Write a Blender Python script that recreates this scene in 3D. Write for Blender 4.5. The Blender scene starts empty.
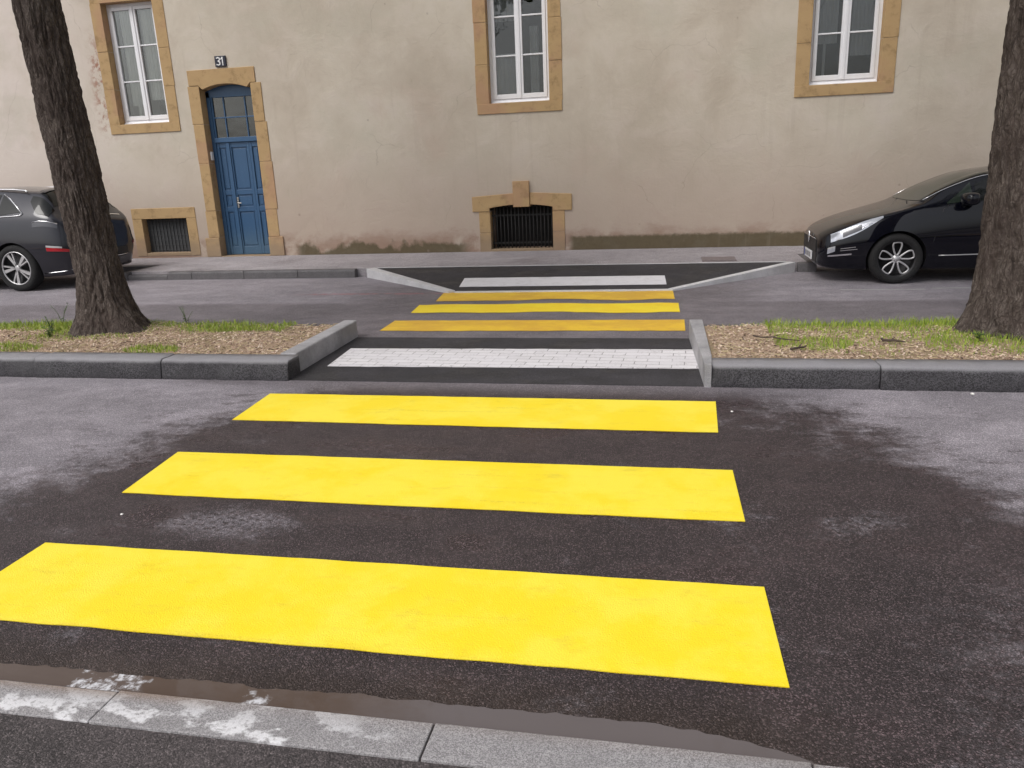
import bpy, bmesh, math, random
from mathutils import Vector, Matrix, noise
random.seed(7)
S = 1.6 / 1.5
PI = math.pi
scene = bpy.context.scene
COL = scene.collection

# ------------------------------------------------------------------ materials
class NT:
    def __init__(s, name):
        s.m = bpy.data.materials.new(name); s.m.use_nodes = True
        s.t = s.m.node_tree; s.t.nodes.clear()
        s.out = s.t.nodes.new('ShaderNodeOutputMaterial')
    def n(s, typ, ins=None, **props):
        nd = s.t.nodes.new(typ)
        for k, v in props.items(): setattr(nd, k, v)
        for k, v in (ins or {}).items(): s.set(nd.inputs[k], v)
        return nd
    def set(s, sock, v):
        if isinstance(v, bpy.types.NodeSocket): s.t.links.new(v, sock)
        elif isinstance(v, tuple) and len(v) == 3 and sock.type == 'RGBA': sock.default_value = (*v, 1)
        else: sock.default_value = v
    def pos(s): return s.n('ShaderNodeNewGeometry').outputs['Position']
    def obj(s): return s.n('ShaderNodeTexCoord').outputs['Object']
    def sep(s, v):
        o = s.n('ShaderNodeSeparateXYZ', {0: v}).outputs; return o[0], o[1], o[2]
    def mapv(s, v, scale=(1, 1, 1), loc=(0, 0, 0), rot=(0, 0, 0)):
        return s.n('ShaderNodeMapping', {'Vector': v, 'Scale': scale, 'Location': loc, 'Rotation': rot}).outputs[0]
    def noise(s, v, sc, det=4, ro=.55, dist=0):
        return s.n('ShaderNodeTexNoise', {'Vector': v, 'Scale': sc, 'Detail': det, 'Roughness': ro, 'Distortion': dist}).outputs[0]
    def vor(s, v, sc, feat='F1'):
        return s.n('ShaderNodeTexVoronoi', {'Vector': v, 'Scale': sc}, feature=feat)
    def math(s, op, a, b=0.0, c=None, clamp=False):
        d = {0: a, 1: b}
        if c is not None: d[2] = c
        return s.n('ShaderNodeMath', d, operation=op, use_clamp=clamp).outputs[0]
    def ss(s, v, a, b, lo=0.0, hi=1.0):
        nd = s.n('ShaderNodeMapRange', {0: v, 1: a, 2: b, 3: lo, 4: hi}, interpolation_type='SMOOTHSTEP'); return nd.outputs[0]
    def mix(s, f, a, b, mode='MIX'):
        nd = s.n('ShaderNodeMix', data_type='RGBA', blend_type=mode)
        s.set(nd.inputs[0], f); s.set(nd.inputs[6], a); s.set(nd.inputs[7], b); return nd.outputs[2]
    def ramp(s, f, stops):
        nd = s.n('ShaderNodeValToRGB', {0: f}); e = nd.color_ramp.elements
        while len(e) < len(stops): e.new(0.5)
        for el, (p, c) in zip(e, stops):
            el.position = p; el.color = (*c, 1) if isinstance(c, tuple) else (c, c, c, 1)
        return nd.outputs[0]
    def bump(s, h, st=.5, d=.01, nrm=None):
        i = {'Height': h, 'Strength': st, 'Distance': d}
        if nrm is not None: i['Normal'] = nrm
        return s.n('ShaderNodeBump', i).outputs[0]
    def pbr(s, col, rough=.6, nrm=None, metal=0.0, spec=.5, coat=0.0, **kw):
        i = {'Base Color': col, 'Roughness': rough, 'Metallic': metal, 'Specular IOR Level': spec, 'Coat Weight': coat}
        if nrm is not None: i['Normal'] = nrm
        i.update(kw)
        b = s.n('ShaderNodeBsdfPrincipled', i)
        s.t.links.new(b.outputs[0], s.out.inputs[0]); return s.m

def plain(name, col, rough=.5, metal=0.0, var=.15, sc=20.0, bump=.0, coat=0.0, spec=.5):
    t = NT(name); v = t.obj()
    f = t.noise(v, sc, 5, .6)
    c = t.mix(f, tuple(x*(1-var) for x in col), tuple(min(1, x*(1+var)) for x in col))
    nr = t.bump(t.noise(v, sc*4, 4), bump, .01) if bump else None
    return t.pbr(c, t.ss(f, .2, .8, rough*.85, min(1, rough*1.15)), nr, metal, spec, coat)

def asphalt(name, dry, wetcol, mask=None, grain=330.0, wet_rough=(.22, .5)):
    t = NT(name); p = t.pos(); x, y, z = t.sep(p)
    cell = t.vor(p, grain*.62); g1 = cell.outputs['Distance']; vc = t.sep(cell.outputs['Color'])[0]
    cell2 = t.vor(p, grain*.30); vc2 = t.sep(cell2.outputs['Color'])[1]; e2 = t.ss(cell2.outputs['Distance'], .25, .45, 1, 0)
    g2 = t.noise(p, grain, 3, .7); big = t.noise(p, .9, 5, .6); mid = t.noise(p, 7, 6, .7)
    stones = t.math('MAXIMUM', t.ss(vc, .72, 1.0), t.math('MULTIPLY', t.ss(vc2, .86, .97), e2))
    pits = t.ss(t.noise(p, grain*.45, 4, .75), .34, .52)
    base = t.math('MULTIPLY_ADD', mid, .9, t.math('MULTIPLY', big, .7))
    base = t.math('MULTIPLY', base, t.math('MULTIPLY_ADD', pits, .75, .25))
    w = mask(t, x, y, p) if mask else 0.0
    drl = t.math('MULTIPLY_ADD', base, .75, t.math('MULTIPLY_ADD', stones, .75, .28))
    wtl = t.math('MULTIPLY_ADD', base, .85, t.math('MULTIPLY_ADD', stones, 2.3, .05))
    drc = t.mix(1.0, dry, t.n('ShaderNodeCombineColor', {0: drl, 1: drl, 2: drl}).outputs[0], 'MULTIPLY')
    wtc = t.mix(1.0, wetcol, t.n('ShaderNodeCombineColor', {0: wtl, 1: wtl, 2: wtl}).outputs[0], 'MULTIPLY')
    c = t.mix(w, drc, wtc)
    if grain == 330.0 and mask is wetmask:
        mud = t.math('MULTIPLY', t.ss(t.math('MULTIPLY_ADD', mid, .25, y), 2.05, 2.32, .75, 0), t.ss(x, .1, .7, 1, 0))
        c = t.mix(mud, c, t.mix(stones, (.040, .024, .018), (.10, .075, .06)))
        pk = t.math('MULTIPLY', t.math('MULTIPLY', t.ss(t.math('ABSOLUTE', t.math('SUBTRACT', y, 9.95)), .03, .10, 1, 0), t.ss(t.math('ABSOLUTE', t.math('ADD', x, 3.9)), .8, 1.3, 1, 0)), t.ss(mid, .42, .56, 0, .6))
        c = t.mix(pk, c, (.42, .17, .19))
    film = t.ss(t.noise(t.mapv(p, (1, 1.6, 1)), 1.7, 6, .65), .42, .66)
    wr = t.math('MULTIPLY_ADD', film, wet_rough[0]-wet_rough[1], wet_rough[1])
    rr = t.math('ADD', t.math('MULTIPLY', t.math('SUBTRACT', 1.0, w), .88), t.math('MULTIPLY', w, wr))
    h = t.math('ADD', t.math('MULTIPLY', g1, -1.2), t.math('MULTIPLY_ADD', pits, .8, t.math('MULTIPLY', g2, .5)))
    return t.pbr(c, rr, t.bump(h, t.math('MULTIPLY_ADD', film, -.35, .85), .006), spec=.5), t

def wetmask(t, x, y, p):
    n1 = t.noise(p, 1.3, 6, .62); n2 = t.noise(t.mapv(p, (1, 1.5, 1)), 5, 7, .75); n3 = t.noise(p, 34, 5, .75)
    nn = t.math('ADD', t.math('MULTIPLY', t.math('SUBTRACT', n1, .5), 1.7), t.math('MULTIPLY', t.math('SUBTRACT', n2, .5), 1.7))
    nn = t.math('ADD', nn, t.math('MULTIPLY', t.math('SUBTRACT', n3, .5), .8))
    rb = t.math('SUBTRACT', t.math('SUBTRACT', x, .50), t.math('MULTIPLY', t.math('SUBTRACT', 5.6, y), .60))
    lb = t.math('ADD', t.math('MULTIPLY_ADD', x, -1.0, -3.45), t.math('MULTIPLY', t.math('SUBTRACT', y, 3.35), .42))
    d = t.math('ADD', t.math('MAXIMUM', rb, lb), nn)
    wet = t.ss(d, -.30, .45, 1.0, 0.0)
    # half dried blotches inside the wet part, damp ones outside
    hd = t.math('MULTIPLY', t.ss(t.noise(t.mapv(p, (1, 1.3, 1), (4, 2, 0)), 1.5, 7, .7), .56, .68, 0, .5), t.ss(n3, .42, .58))
    cr = t.math('MULTIPLY', t.math('MULTIPLY', t.ss(x, .6, 1.5), t.ss(y, 2.1, 3.3, 1, 0)), t.ss(t.math('MULTIPLY_ADD', n3, .6, t.math('MULTIPLY', n2, .6)), .55, .75, 0, .75))
    el = t.n('ShaderNodeVectorMath', {0: t.mapv(p, (1, 2.2, 0), (2.05, -6.75, 0))}, operation='LENGTH').outputs['Value']
    bt = t.math('MULTIPLY', t.ss(t.math('ADD', el, t.math('MULTIPLY', t.math('SUBTRACT', n2, .5), .9)), .12, .45, .65, 0), t.ss(n3, .40, .56))
    hd = t.math('MAXIMUM', hd, bt)
    wet = t.math('MULTIPLY', wet, t.math('SUBTRACT', 1.0, t.math('MAXIMUM', hd, cr)))
    bl = t.ss(t.math('MULTIPLY_ADD', n3, .25, t.noise(t.mapv(p, (1, 2.2, 1)), 2.4, 6, .65)), .70, .78, 0, .6)
    far = t.ss(y, 5.2, 5.6)
    near = t.math('MAXIMUM', wet, t.math('MULTIPLY', bl, t.ss(d, .2, 1.6, 1.0, .1)))
    fx = t.math('ADD', t.math('ABSOLUTE', t.math('ADD', x, 1.45)), t.math('MULTIPLY', t.math('SUBTRACT', n2, .5), 2.0))
    farw = t.ss(fx, 1.9, 3.0, .45, .0)
    lane = t.ss(t.math('ABSOLUTE', t.math('SUBTRACT', y, 8.35)), .75, .95, .40, 0.0)
    farw = t.math('MAXIMUM', farw, lane)
    return t.math('ADD', t.math('MULTIPLY', near, t.math('SUBTRACT', 1.0, far)), t.math('MULTIPLY', farw, far))

M = {}
M['road'], _ = asphalt('worn_asphalt', (.345, .315, .345), (.060, .043, .046), wetmask)
M['new_asphalt'], _ = asphalt('fresh_asphalt', (.052, .048, .054), (.03, .028, .03), lambda t, x, y, p: t.ss(t.noise(p, 1.5, 5), .45, .6, 0, .6), wet_rough=(.35, .6))
M['near_pave'], _ = asphalt('near_pavement_asphalt', (.115, .097, .098), (.05, .042, .042), lambda t, x, y, p: t.ss(t.noise(p, 1.2, 5), .5, .65, 0, .5), grain=300)
M['far_pave'], _ = asphalt('far_pavement_asphalt', (.43, .395, .415), (.24, .215, .225), lambda t, x, y, p: t.ss(t.noise(p, .8, 5), .55, .7, 0, .6))
M['earth'] = plain('earth', (.16, .14, .12), .95, var=.3, sc=.5)

def yellow(name, a, b, worn):
    t = NT(name); p = t.pos()
    f = t.noise(p, 1.8, 7, .68); g = t.noise(p, 190, 3, .7)
    c = t.mix(t.ss(f, .40, .60), a, b)
    sm = t.ss(t.noise(t.mapv(p, (1, 2, 1)), 4, 7, .72), .54, .72, 0, .38)
    c = t.mix(sm, c, (.70, .50, .03))
    ty = t.math('MULTIPLY', t.ss(t.noise(t.mapv(p, (.25, 9, 1)), 1.6, 5, .7), .56, .70, 0, .22), t.ss(t.noise(p, 55, 4, .75), .40, .58))
    c = t.mix(ty, c, (.38, .27, .05))
    if worn:
        c = t.mix(t.ss(t.noise(t.mapv(p, (.5, 2, 1)), 6, 7, .75), .56, .70, 0, worn), c, (.30, .20, .07))
    sp = t.ss(t.vor(p, 140).outputs['Distance'], .0, .12, .35, 0)
    sp = t.math('MULTIPLY', sp, t.ss(t.noise(p, 9, 3), .5, .7))
    c = t.mix(sp, c, (.25, .17, .03))
    return t.pbr(c, .55, t.bump(t.math('ADD', g, t.math('MULTIPLY', t.vor(p, 150).outputs['Distance'], .6)), .35, .004))
M['yellow'] = yellow('yellow_road_paint', (.96, .735, .016), (.97, .795, .055), 0)
M['yellow_old'] = yellow('worn_yellow_road_paint', (.72, .42, .035), (.84, .54, .03), .4)
M['yellow_mid'] = yellow('fresh_far_yellow_paint', (.93, .66, .012), (.95, .73, .02), .12)
def white_paint():
    t = NT('white_road_paint'); p = t.pos()
    c = t.mix(t.ss(t.noise(p, 9, 6, .7), .45, .75, 0, .5), (.74, .73, .76), (.50, .48, .49))
    return t.pbr(c, .6, t.bump(t.noise(p, 150, 3), .3, .004))
M['white'] = white_paint()
def white_pavers():
    t = NT('white_painted_pavers'); p = t.pos()
    wv = t.n('ShaderNodeVectorMath', {0: t.mapv(p, (1, 1, 1), rot=(0, 0, .04)), 1: t.n('ShaderNodeVectorMath', {0: t.n('ShaderNodeTexNoise', {'Vector': p, 'Scale': 14.0, 'Detail': 5}).outputs[1], 3: .022}, operation='SCALE').outputs[0]}, operation='ADD').outputs[0]
    br = t.n('ShaderNodeTexBrick', {'Vector': wv, 'Scale': 1.0, 'Mortar Size': .005, 'Mortar Smooth': .4, 'Brick Width': .20, 'Row Height': .10, 'Color1': (.76, .74, .76, 1), 'Color2': (.66, .64, .66, 1), 'Mortar': (.30, .28, .29, 1)})
    wear = t.ss(t.noise(p, 7, 7, .75), .40, .62)
    c = t.mix(t.ss(t.noise(p, 2.6, 5, .7), .36, .56, .35, 1), (.70, .68, .71), br.outputs[0])
    c = t.mix(t.math('MULTIPLY', t.ss(t.noise(p, 48, 6, .75), .54, .64), wear), c, (.36, .34, .34))
    return t.pbr(c, .65, t.bump(br.outputs[1], -.5, .006))
M['pavers'] = white_pavers()
M['worn_white'] = plain('worn_white_line', (.36, .345, .35), .7, var=.35, sc=9)

def granite(name, col, dark, stain=None, dirt=.5, gr=260):
    t = NT(name); p = t.pos(); x, y, z = t.sep(p)
    v = t.sep(t.vor(p, gr).outputs['Color'])[0]; n = t.noise(p, gr*1.4, 3, .7)
    c = t.mix(t.ss(t.math('MULTIPLY_ADD', n, .6, t.math('MULTIPLY', v, .6)), .3, .9), dark, col)
    c = t.mix(t.ss(t.noise(p, 3, 6, .65), .4, .7, 0, dirt), c, tuple(a*.45 for a in col))
    if stain: c = stain(t, c, x, y, z, p)
    return t.pbr(c, t.ss(t.noise(p, 5, 4), .3, .7, .45, .8), t.bump(t.math('MULTIPLY_ADD', t.noise(p, gr*.25, 4, .7), 1.5, n), .6, .006))
def kerbtop_pale(t, c, x, y, z, p):
    return t.mix(t.ss(z, .125, .165, 0, .85), c, t.mix(t.noise(p, 120, 4, .7), (.19, .185, .20), (.40, .39, .41)))  # kerb top paler than its face
M['kerb_dark'] = granite('dark_granite_kerb', (.088, .083, .092), (.010, .0095, .011), kerbtop_pale, dirt=.75, gr=170)
M['kerb_light'] = granite('pale_kerb_concrete', (.74, .73, .75), (.58, .57, .58), dirt=.35)
M['kerb_return'] = granite('return_kerb_concrete', (.50, .49, .51), (.32, .31, .32), dirt=.75)
M['kerb_far'] = granite('grey_kerb', (.17, .16, .165), (.07, .065, .07), dirt=.4)
def limestain(t, c, x, y, z, p):
    n = t.noise(t.mapv(p, (1, 1.6, 1), rot=(0, 0, .8)), 7, 7, .6)
    m = t.math('MULTIPLY', t.ss(n, .49, .57), t.ss(t.noise(p, 60, 5, .7), .30, .52))
    rng = t.math('MULTIPLY', t.ss(x, -1.05, -.55, 1, 0), t.ss(y, 1.73, 1.83, 1, .45))
    c = t.mix(t.math('MULTIPLY', m, rng), c, (.80, .79, .81))
    return t.mix(t.math('MULTIPLY', t.ss(x, -1.6, -1.2, 1, .25), t.ss(y, 1.79, 1.86, 0, .7)), c, (.26, .17, .11))
M['kerb_near'] = granite('speckled_granite_kerb', (.47, .45, .46), (.20, .19, .195), limestain, dirt=.55, gr=330)

def puddle():
    t = NT('muddy_water'); p = t.pos()
    f = t.noise(t.mapv(p, (1, 3, 1)), 3, 4, .6)
    c = t.mix(f, (.085, .058, .044), (.13, .098, .082))
    x, y, z = t.sep(p)
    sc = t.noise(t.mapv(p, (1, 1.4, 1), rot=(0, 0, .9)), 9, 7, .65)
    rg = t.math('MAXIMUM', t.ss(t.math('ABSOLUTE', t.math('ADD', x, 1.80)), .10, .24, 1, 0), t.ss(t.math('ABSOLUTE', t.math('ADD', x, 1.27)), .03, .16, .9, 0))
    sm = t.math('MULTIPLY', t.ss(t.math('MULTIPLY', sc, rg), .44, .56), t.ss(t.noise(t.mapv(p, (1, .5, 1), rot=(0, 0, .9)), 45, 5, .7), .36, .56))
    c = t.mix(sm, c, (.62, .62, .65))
    c = t.mix(t.ss(x, -1.1, -.6, 0, .65), c, (.15, .135, .14))  # greyer towards the right: sky reflection painted into the water colour
    return t.pbr(c, t.math('MULTIPLY_ADD', sm, .4, .03), t.bump(t.noise(p, 22, 2), .05, .006), spec=.5, IOR=1.33)
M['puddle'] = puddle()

def plaster():
    t = NT('aged_plaster'); p = t.pos(); x, y, z = t.sep(p)
    n1 = t.noise(t.mapv(p, (1, 1, .8)), .55, 6, .6); n2 = t.noise(p, 1.7, 7, .68, .4); n3 = t.noise(p, 9, 6, .7)
    c = t.ramp(t.math('MULTIPLY_ADD', n1, .6, t.math('MULTIPLY', n2, .4)),
               [(.34, (.47, .405, .33)), (.45, (.53, .465, .385)), (.55, (.585, .525, .44)), (.66, (.62, .565, .49))])
    # plaster paler and pinker towards the left
    pk = t.math('ADD', t.ss(x, -13.5, -8.2, 1.0, 0.0), t.math('MULTIPLY', t.math('SUBTRACT', n2, .5), 1.4), clamp=True)
    c = t.mix(t.math('MULTIPLY', pk, .8), c, (.69, .61, .57))
    gy = t.ss(t.noise(t.mapv(p, (.8, 1, 1.2), (3, 0, 7)), .8, 5, .6), .50, .68, 0, .45)
    c = t.mix(gy, c, (.49, .455, .37))
    rd = t.ss(t.noise(t.mapv(p, (1, 1, 1), (9, 2, 4)), .7, 6, .65), .56, .72, 0, .4)
    c = t.mix(rd, c, (.53, .42, .35))
    # reddish bare patches beside the left window
    lw = t.math('MULTIPLY', t.ss(t.math('ABSOLUTE', t.math('ADD', x, 10.33)), .05, .32, 1, 0), t.ss(t.math('ABSOLUTE', t.math('SUBTRACT', z, 3.3)), .3, 1.2, 1, 0))
    lw = t.math('MULTIPLY', lw, t.ss(t.noise(p, 6, 6, .7), .48, .62))
    c = t.mix(t.math('MULTIPLY', lw, 1.0), c, (.33, .16, .11))
    # brown weathering low down, deepened to paint shade into the plaster colour
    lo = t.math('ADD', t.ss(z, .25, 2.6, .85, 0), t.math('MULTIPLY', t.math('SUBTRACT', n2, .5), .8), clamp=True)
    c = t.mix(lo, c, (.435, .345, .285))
    edge = t.math('MULTIPLY_ADD', t.math('SUBTRACT', t.noise(t.mapv(p, (1, 1, 2)), 2.3, 6, .7), .5), .55, z)
    blot = t.ss(edge, .26, .62, .75, 0)
    c = t.mix(t.math('MULTIPLY', blot, t.ss(n2, .36, .52)), c, (.27, .17, .125))
    mr = t.math('MULTIPLY', t.ss(x, -1.75, -1.6), t.ss(t.math('MULTIPLY_ADD', t.math('SUBTRACT', n3, .5), .10, z), .36, .42, 1, 0))
    ml = t.math('MULTIPLY', t.math('MULTIPLY', t.ss(x, -6.9, -6.7), t.ss(x, -3.7, -3.4, 1, 0)), t.ss(t.math('MULTIPLY_ADD', t.math('SUBTRACT', t.noise(t.mapv(p, (1, 1, .6)), 2.1, 5, .6), .5), .75, z), .26, .36, 1, 0))
    moss = t.mix(n3, (.075, .062, .035), (.14, .115, .07))
    c = t.mix(t.math('MULTIPLY', t.math('MAXIMUM', mr, ml), .9), c, moss)
    sp = t.ss(t.noise(p, 16, 6, .75), .68, .76, 0, .3)
    c = t.mix(sp, c, (.30, .22, .165))
    wv = t.n('ShaderNodeVectorMath', {0: p, 1: t.n('ShaderNodeVectorMath', {0: t.n('ShaderNodeTexNoise', {'Vector': p, 'Scale': 2.0, 'Detail': 4}).outputs[1], 3: .5}, operation='SCALE').outputs[0]}, operation='ADD').outputs[0]
    ck = t.ss(t.vor(wv, .75, 'DISTANCE_TO_EDGE').outputs['Distance'], .0, .006, .32, 0)
    ck = t.math('MULTIPLY', ck, t.ss(t.noise(t.mapv(p, (1, 1, 1), (5, 1, 2)), .9, 3), .50, .60))
    c = t.mix(ck, c, (.26, .21, .17))
    dr = t.math('MULTIPLY', t.ss(t.noise(t.mapv(p, (7, 1, .35)), 1.0, 5, .65), .56, .72, 0, .22), t.ss(t.noise(p, .6, 3), .45, .6))
    c = t.mix(dr, c, (.40, .335, .27))
    spots = t.math('MULTIPLY', t.ss(t.vor(p, 2.3).outputs['Distance'], .03, .07, .5, 0), t.ss(n3, .45, .55))
    c = t.mix(spots, c, (.25, .20, .17))
    h = t.math('ADD', t.math('MULTIPLY', n2, 1.5), t.math('ADD', t.math('MULTIPLY', n3, .5), t.math('MULTIPLY', t.noise(p, 70, 4, .7), .12)))
    return t.pbr(c, .92, t.bump(h, .35, .03), spec=.2)
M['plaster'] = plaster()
def stone(name, a, b, red=0):
    t = NT(name); p = t.pos(); x, y, z = t.sep(p)
    f = t.noise(t.mapv(p, (1, 1, 2.5)), 3.2, 6, .65); g = t.noise(p, 60, 5, .7)
    c = t.mix(f, a, b)
    c = t.mix(t.ss(t.noise(p, 5, 6, .7), .50, .68, 0, .6), c, tuple(v*.58 for v in a))
    c = t.mix(t.ss(t.noise(p, 1.3, 4), .5, .68, 0, .6), c, (.43, .25, .165))
    c = t.mix(t.ss(t.math('MULTIPLY_ADD', f, .5, z), .45, .95, .75, 0), c, (.27, .205, .15))
    return t.pbr(c, .88, t.bump(t.math('ADD', g, f), .4, .008), spec=.25)
M['stone'] = stone('ochre_sandstone', (.41, .27, .135), (.50, .35, .185))
M['window_white'] = plain('white_window_paint', (.80, .80, .83), .4, var=.06, sc=14)
M['curtain'] = plain('net_curtain', (.80, .78, .72), .95, var=.12, sc=5)
M['curtain_grey'] = plain('grey_net_curtain', (.40, .40, .41), .95, var=.2, sc=5)
M['interior'] = plain('dim_interior', (.07, .062, .058), .9)
def pane():
    t = NT('window_glass')
    fr = t.n('ShaderNodeFresnel', {'IOR': 1.55}).outputs[0]
    b = t.bump(t.noise(t.obj(), 2.5, 2), .08, .05)
    gl = t.n('ShaderNodeBsdfGlossy', {'Color': (1, 1, 1, 1), 'Roughness': .015, 'Normal': b})
    tr = t.n('ShaderNodeBsdfTransparent', {'Color': (.86, .88, .88, 1)})
    mx = t.n('ShaderNodeMixShader', {0: t.math('MULTIPLY', fr, 1.15, clamp=True)})
    t.t.links.new(tr.outputs[0], mx.inputs[1]); t.t.links.new(gl.outputs[0], mx.inputs[2]); t.t.links.new(mx.outputs[0], t.out.inputs[0])
    return t.m
M['pane'] = pane()
def blue():
    t = NT('blue_door_paint'); p = t.pos()
    f = t.noise(t.mapv(p, (6, 6, 1)), 3, 6, .65)
    c = t.mix(f, (.030, .083, .178), (.047, .112, .215))
    c = t.mix(t.ss(t.noise(p, 14, 6, .75), .58, .72, 0, .5), c, (.14, .24, .34))
    c = t.mix(t.ss(t.math('MULTIPLY_ADD', f, .4, t.sep(p)[2]), .5, .95, .4, 0), c, (.10, .16, .20))
    return t.pbr(c, .38, t.bump(f, .2, .004))
M['blue'] = blue()
M['metal'] = plain('worn_metal', (.55, .53, .50), .35, 1.0)
M['iron'] = plain('black_iron', (.022, .021, .021), .7, var=.4, sc=30, bump=.2)
M['iron_grey'] = plain('grey_iron_sheet', (.06, .062, .066), .7, var=.4, sc=12, bump=.2)
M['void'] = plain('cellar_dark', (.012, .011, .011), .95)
M['enamel'] = plain('blue_black_enamel', (.012, .013, .03), .3, var=.1)
M['enamel_white'] = plain('white_enamel', (.78, .78, .78), .35, var=.03)
M['roof'] = plain('clay_roof_tiles', (.24, .10, .06), .9, var=.3, sc=8, bump=.3)

def bark():
    t = NT('furrowed_bark'); v = t.obj()
    w = t.mapv(v, (1, 1, .22))
    n = t.noise(w, 22, 7, .7, .6); n2 = t.noise(v, 2.2, 5, .6); n3 = t.noise(v, 60, 5, .7)
    wp = t.n('ShaderNodeVectorMath', {0: v, 1: t.n('ShaderNodeVectorMath', {0: t.n('ShaderNodeTexNoise', {'Vector': v, 'Scale': 7.0, 'Detail': 4}).outputs[1], 3: .10}, operation='SCALE').outputs[0]}, operation='ADD').outputs[0]
    e1 = t.vor(t.mapv(wp, (1, 1, .20)), 24, 'DISTANCE_TO_EDGE').outputs['Distance']; e2 = t.vor(t.mapv(wp, (1, 1, .36)), 52, 'DISTANCE_TO_EDGE').outputs['Distance']
    crk = t.math('MULTIPLY', t.ss(e1, .0, .16), t.ss(e2, -.06, .14))
    n = t.math('MULTIPLY', t.math('MULTIPLY_ADD', crk, .32, .70), n)
    c = t.ramp(n, [(.24, (.036, .028, .025)), (.42, (.108, .086, .075)), (.62, (.20, .168, .148))])
    c = t.mix(t.ss(n2, .42, .68, 0, .6), c, (.070, .052, .046))
    c = t.mix(t.ss(t.noise(v, 9, 6, .7), .58, .7, 0, .35), c, (.20, .175, .145))
    return t.pbr(c, .95, t.bump(t.math('ADD', t.math('MULTIPLY', n, 1.4), t.math('MULTIPLY', n3, .35)), 1.0, .03), spec=.15)
M['bark'] = bark()
def leafy(name, a, b):
    t = NT(name); r = t.n('ShaderNodeNewGeometry').outputs['Random Per Island']
    return t.pbr(t.mix(r, a, b), .55, **{'Subsurface Weight': 0.0})
M['leaf'] = leafy('tree_leaves', (.030, .060, .014), (.10, .15, .035))
M['grass'] = leafy('grass_blades', (.14, .25, .022), (.40, .47, .065))
M['weed'] = leafy('weed_leaves', (.04, .085, .02), (.09, .15, .03))
def chipmat():
    t = NT('wood_chips'); q = t.n('ShaderNodeNewGeometry').outputs['Random Per Island']
    return t.pbr(t.ramp(q, [(.0, (.09, .06, .045)), (.14, (.22, .145, .10)), (.3, (.47, .325, .24)), (.7, (.64, .48, .375)), (1, (.76, .64, .52))]), .8)
M['chips'] = chipmat()
M['straw'] = leafy('dry_straw', (.42, .33, .19), (.68, .57, .36))
def soil():
    t = NT('chip_covered_soil'); p = t.pos()
    f = t.noise(p, 60, 7, .8); g = t.noise(p, 2.2, 4, .6)
    c = t.ramp(f, [(.32, (.20, .135, .09)), (.48, (.42, .305, .215)), (.66, (.60, .47, .355))])
    c = t.mix(t.ss(g, .48, .68, 0, .5), c, (.26, .23, .11))
    c = t.mix(t.ss(t.noise(p, 7, 6, .75), .54, .68, 0, .7), c, (.17, .12, .085))
    return t.pbr(c, .95, t.bump(f, .9, .02), spec=.1)
M['soil'] = soil()
M['twig'] = plain('dead_twig', (.07, .05, .04), .9, var=.4, sc=40)
M['pebble'] = plain('white_pebble', (.75, .73, .70), .7)
M['cover'] = plain('cast_iron_cover', (.20, .165, .165), .7, var=.3, sc=30, bump=.4)

def carpaint(name, col, coat=1.0, rough=.28, metal=0.0):
    t = NT(name); v = t.obj()
    d = t.ss(t.sep(v)[2], .12, .5, .10, 0)
    d = t.math('MULTIPLY', d, t.noise(v, 7, 5, .7))
    c = t.mix(d, col, (.16, .145, .13)) if coat == 1.0 else col
    return t.pbr(c, t.math('MULTIPLY_ADD', d, .6, rough), None, metal, .06, coat, **{'Coat Roughness': .03})
M['paint_grey'] = carpaint('dark_grey_car_paint', (.027, .027, .035), metal=.3, rough=.4)
M['paint_black'] = carpaint('blue_black_car_paint', (.002, .0022, .006), coat=.8, rough=.3)
M['car_glass'] = plain('tinted_car_glass', (.010, .011, .011), .04, var=.05, coat=0.0, spec=.4)
M['car_glass_green'] = plain('windscreen_glass', (.022, .030, .024), .04, var=.1, coat=0.0, spec=.5)
M['rubber'] = plain('tyre_rubber', (.011, .0105, .011), .85, var=.25, sc=30)
M['plastic'] = plain('black_plastic', (.014, .013, .014), .55)
M['chrome'] = plain('chrome_trim', (.82, .82, .84), .15, 1.0, var=.03)
M['alloy'] = plain('silver_alloy', (.58, .57, .58), .42, .75, var=.06)
M['alloy_dark'] = plain('dark_alloy', (.035, .034, .036), .4, .6)
M['lamp'] = plain('headlamp_glass', (.50, .52, .58), .10, .35, var=.5, sc=16, coat=1.0)
M['lamp_dark'] = plain('headlamp_bowl', (.05, .05, .06), .1, .3, coat=1.0)
M['red'] = plain('red_lamp_lens', (.42, .008, .018), .12, var=.1, coat=1.0)
M['plate'] = plain('plate_white', (.72, .72, .74), .4, var=.05)
M['plate_blue'] = plain('plate_blue', (.02, .06, .35), .4)

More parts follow.
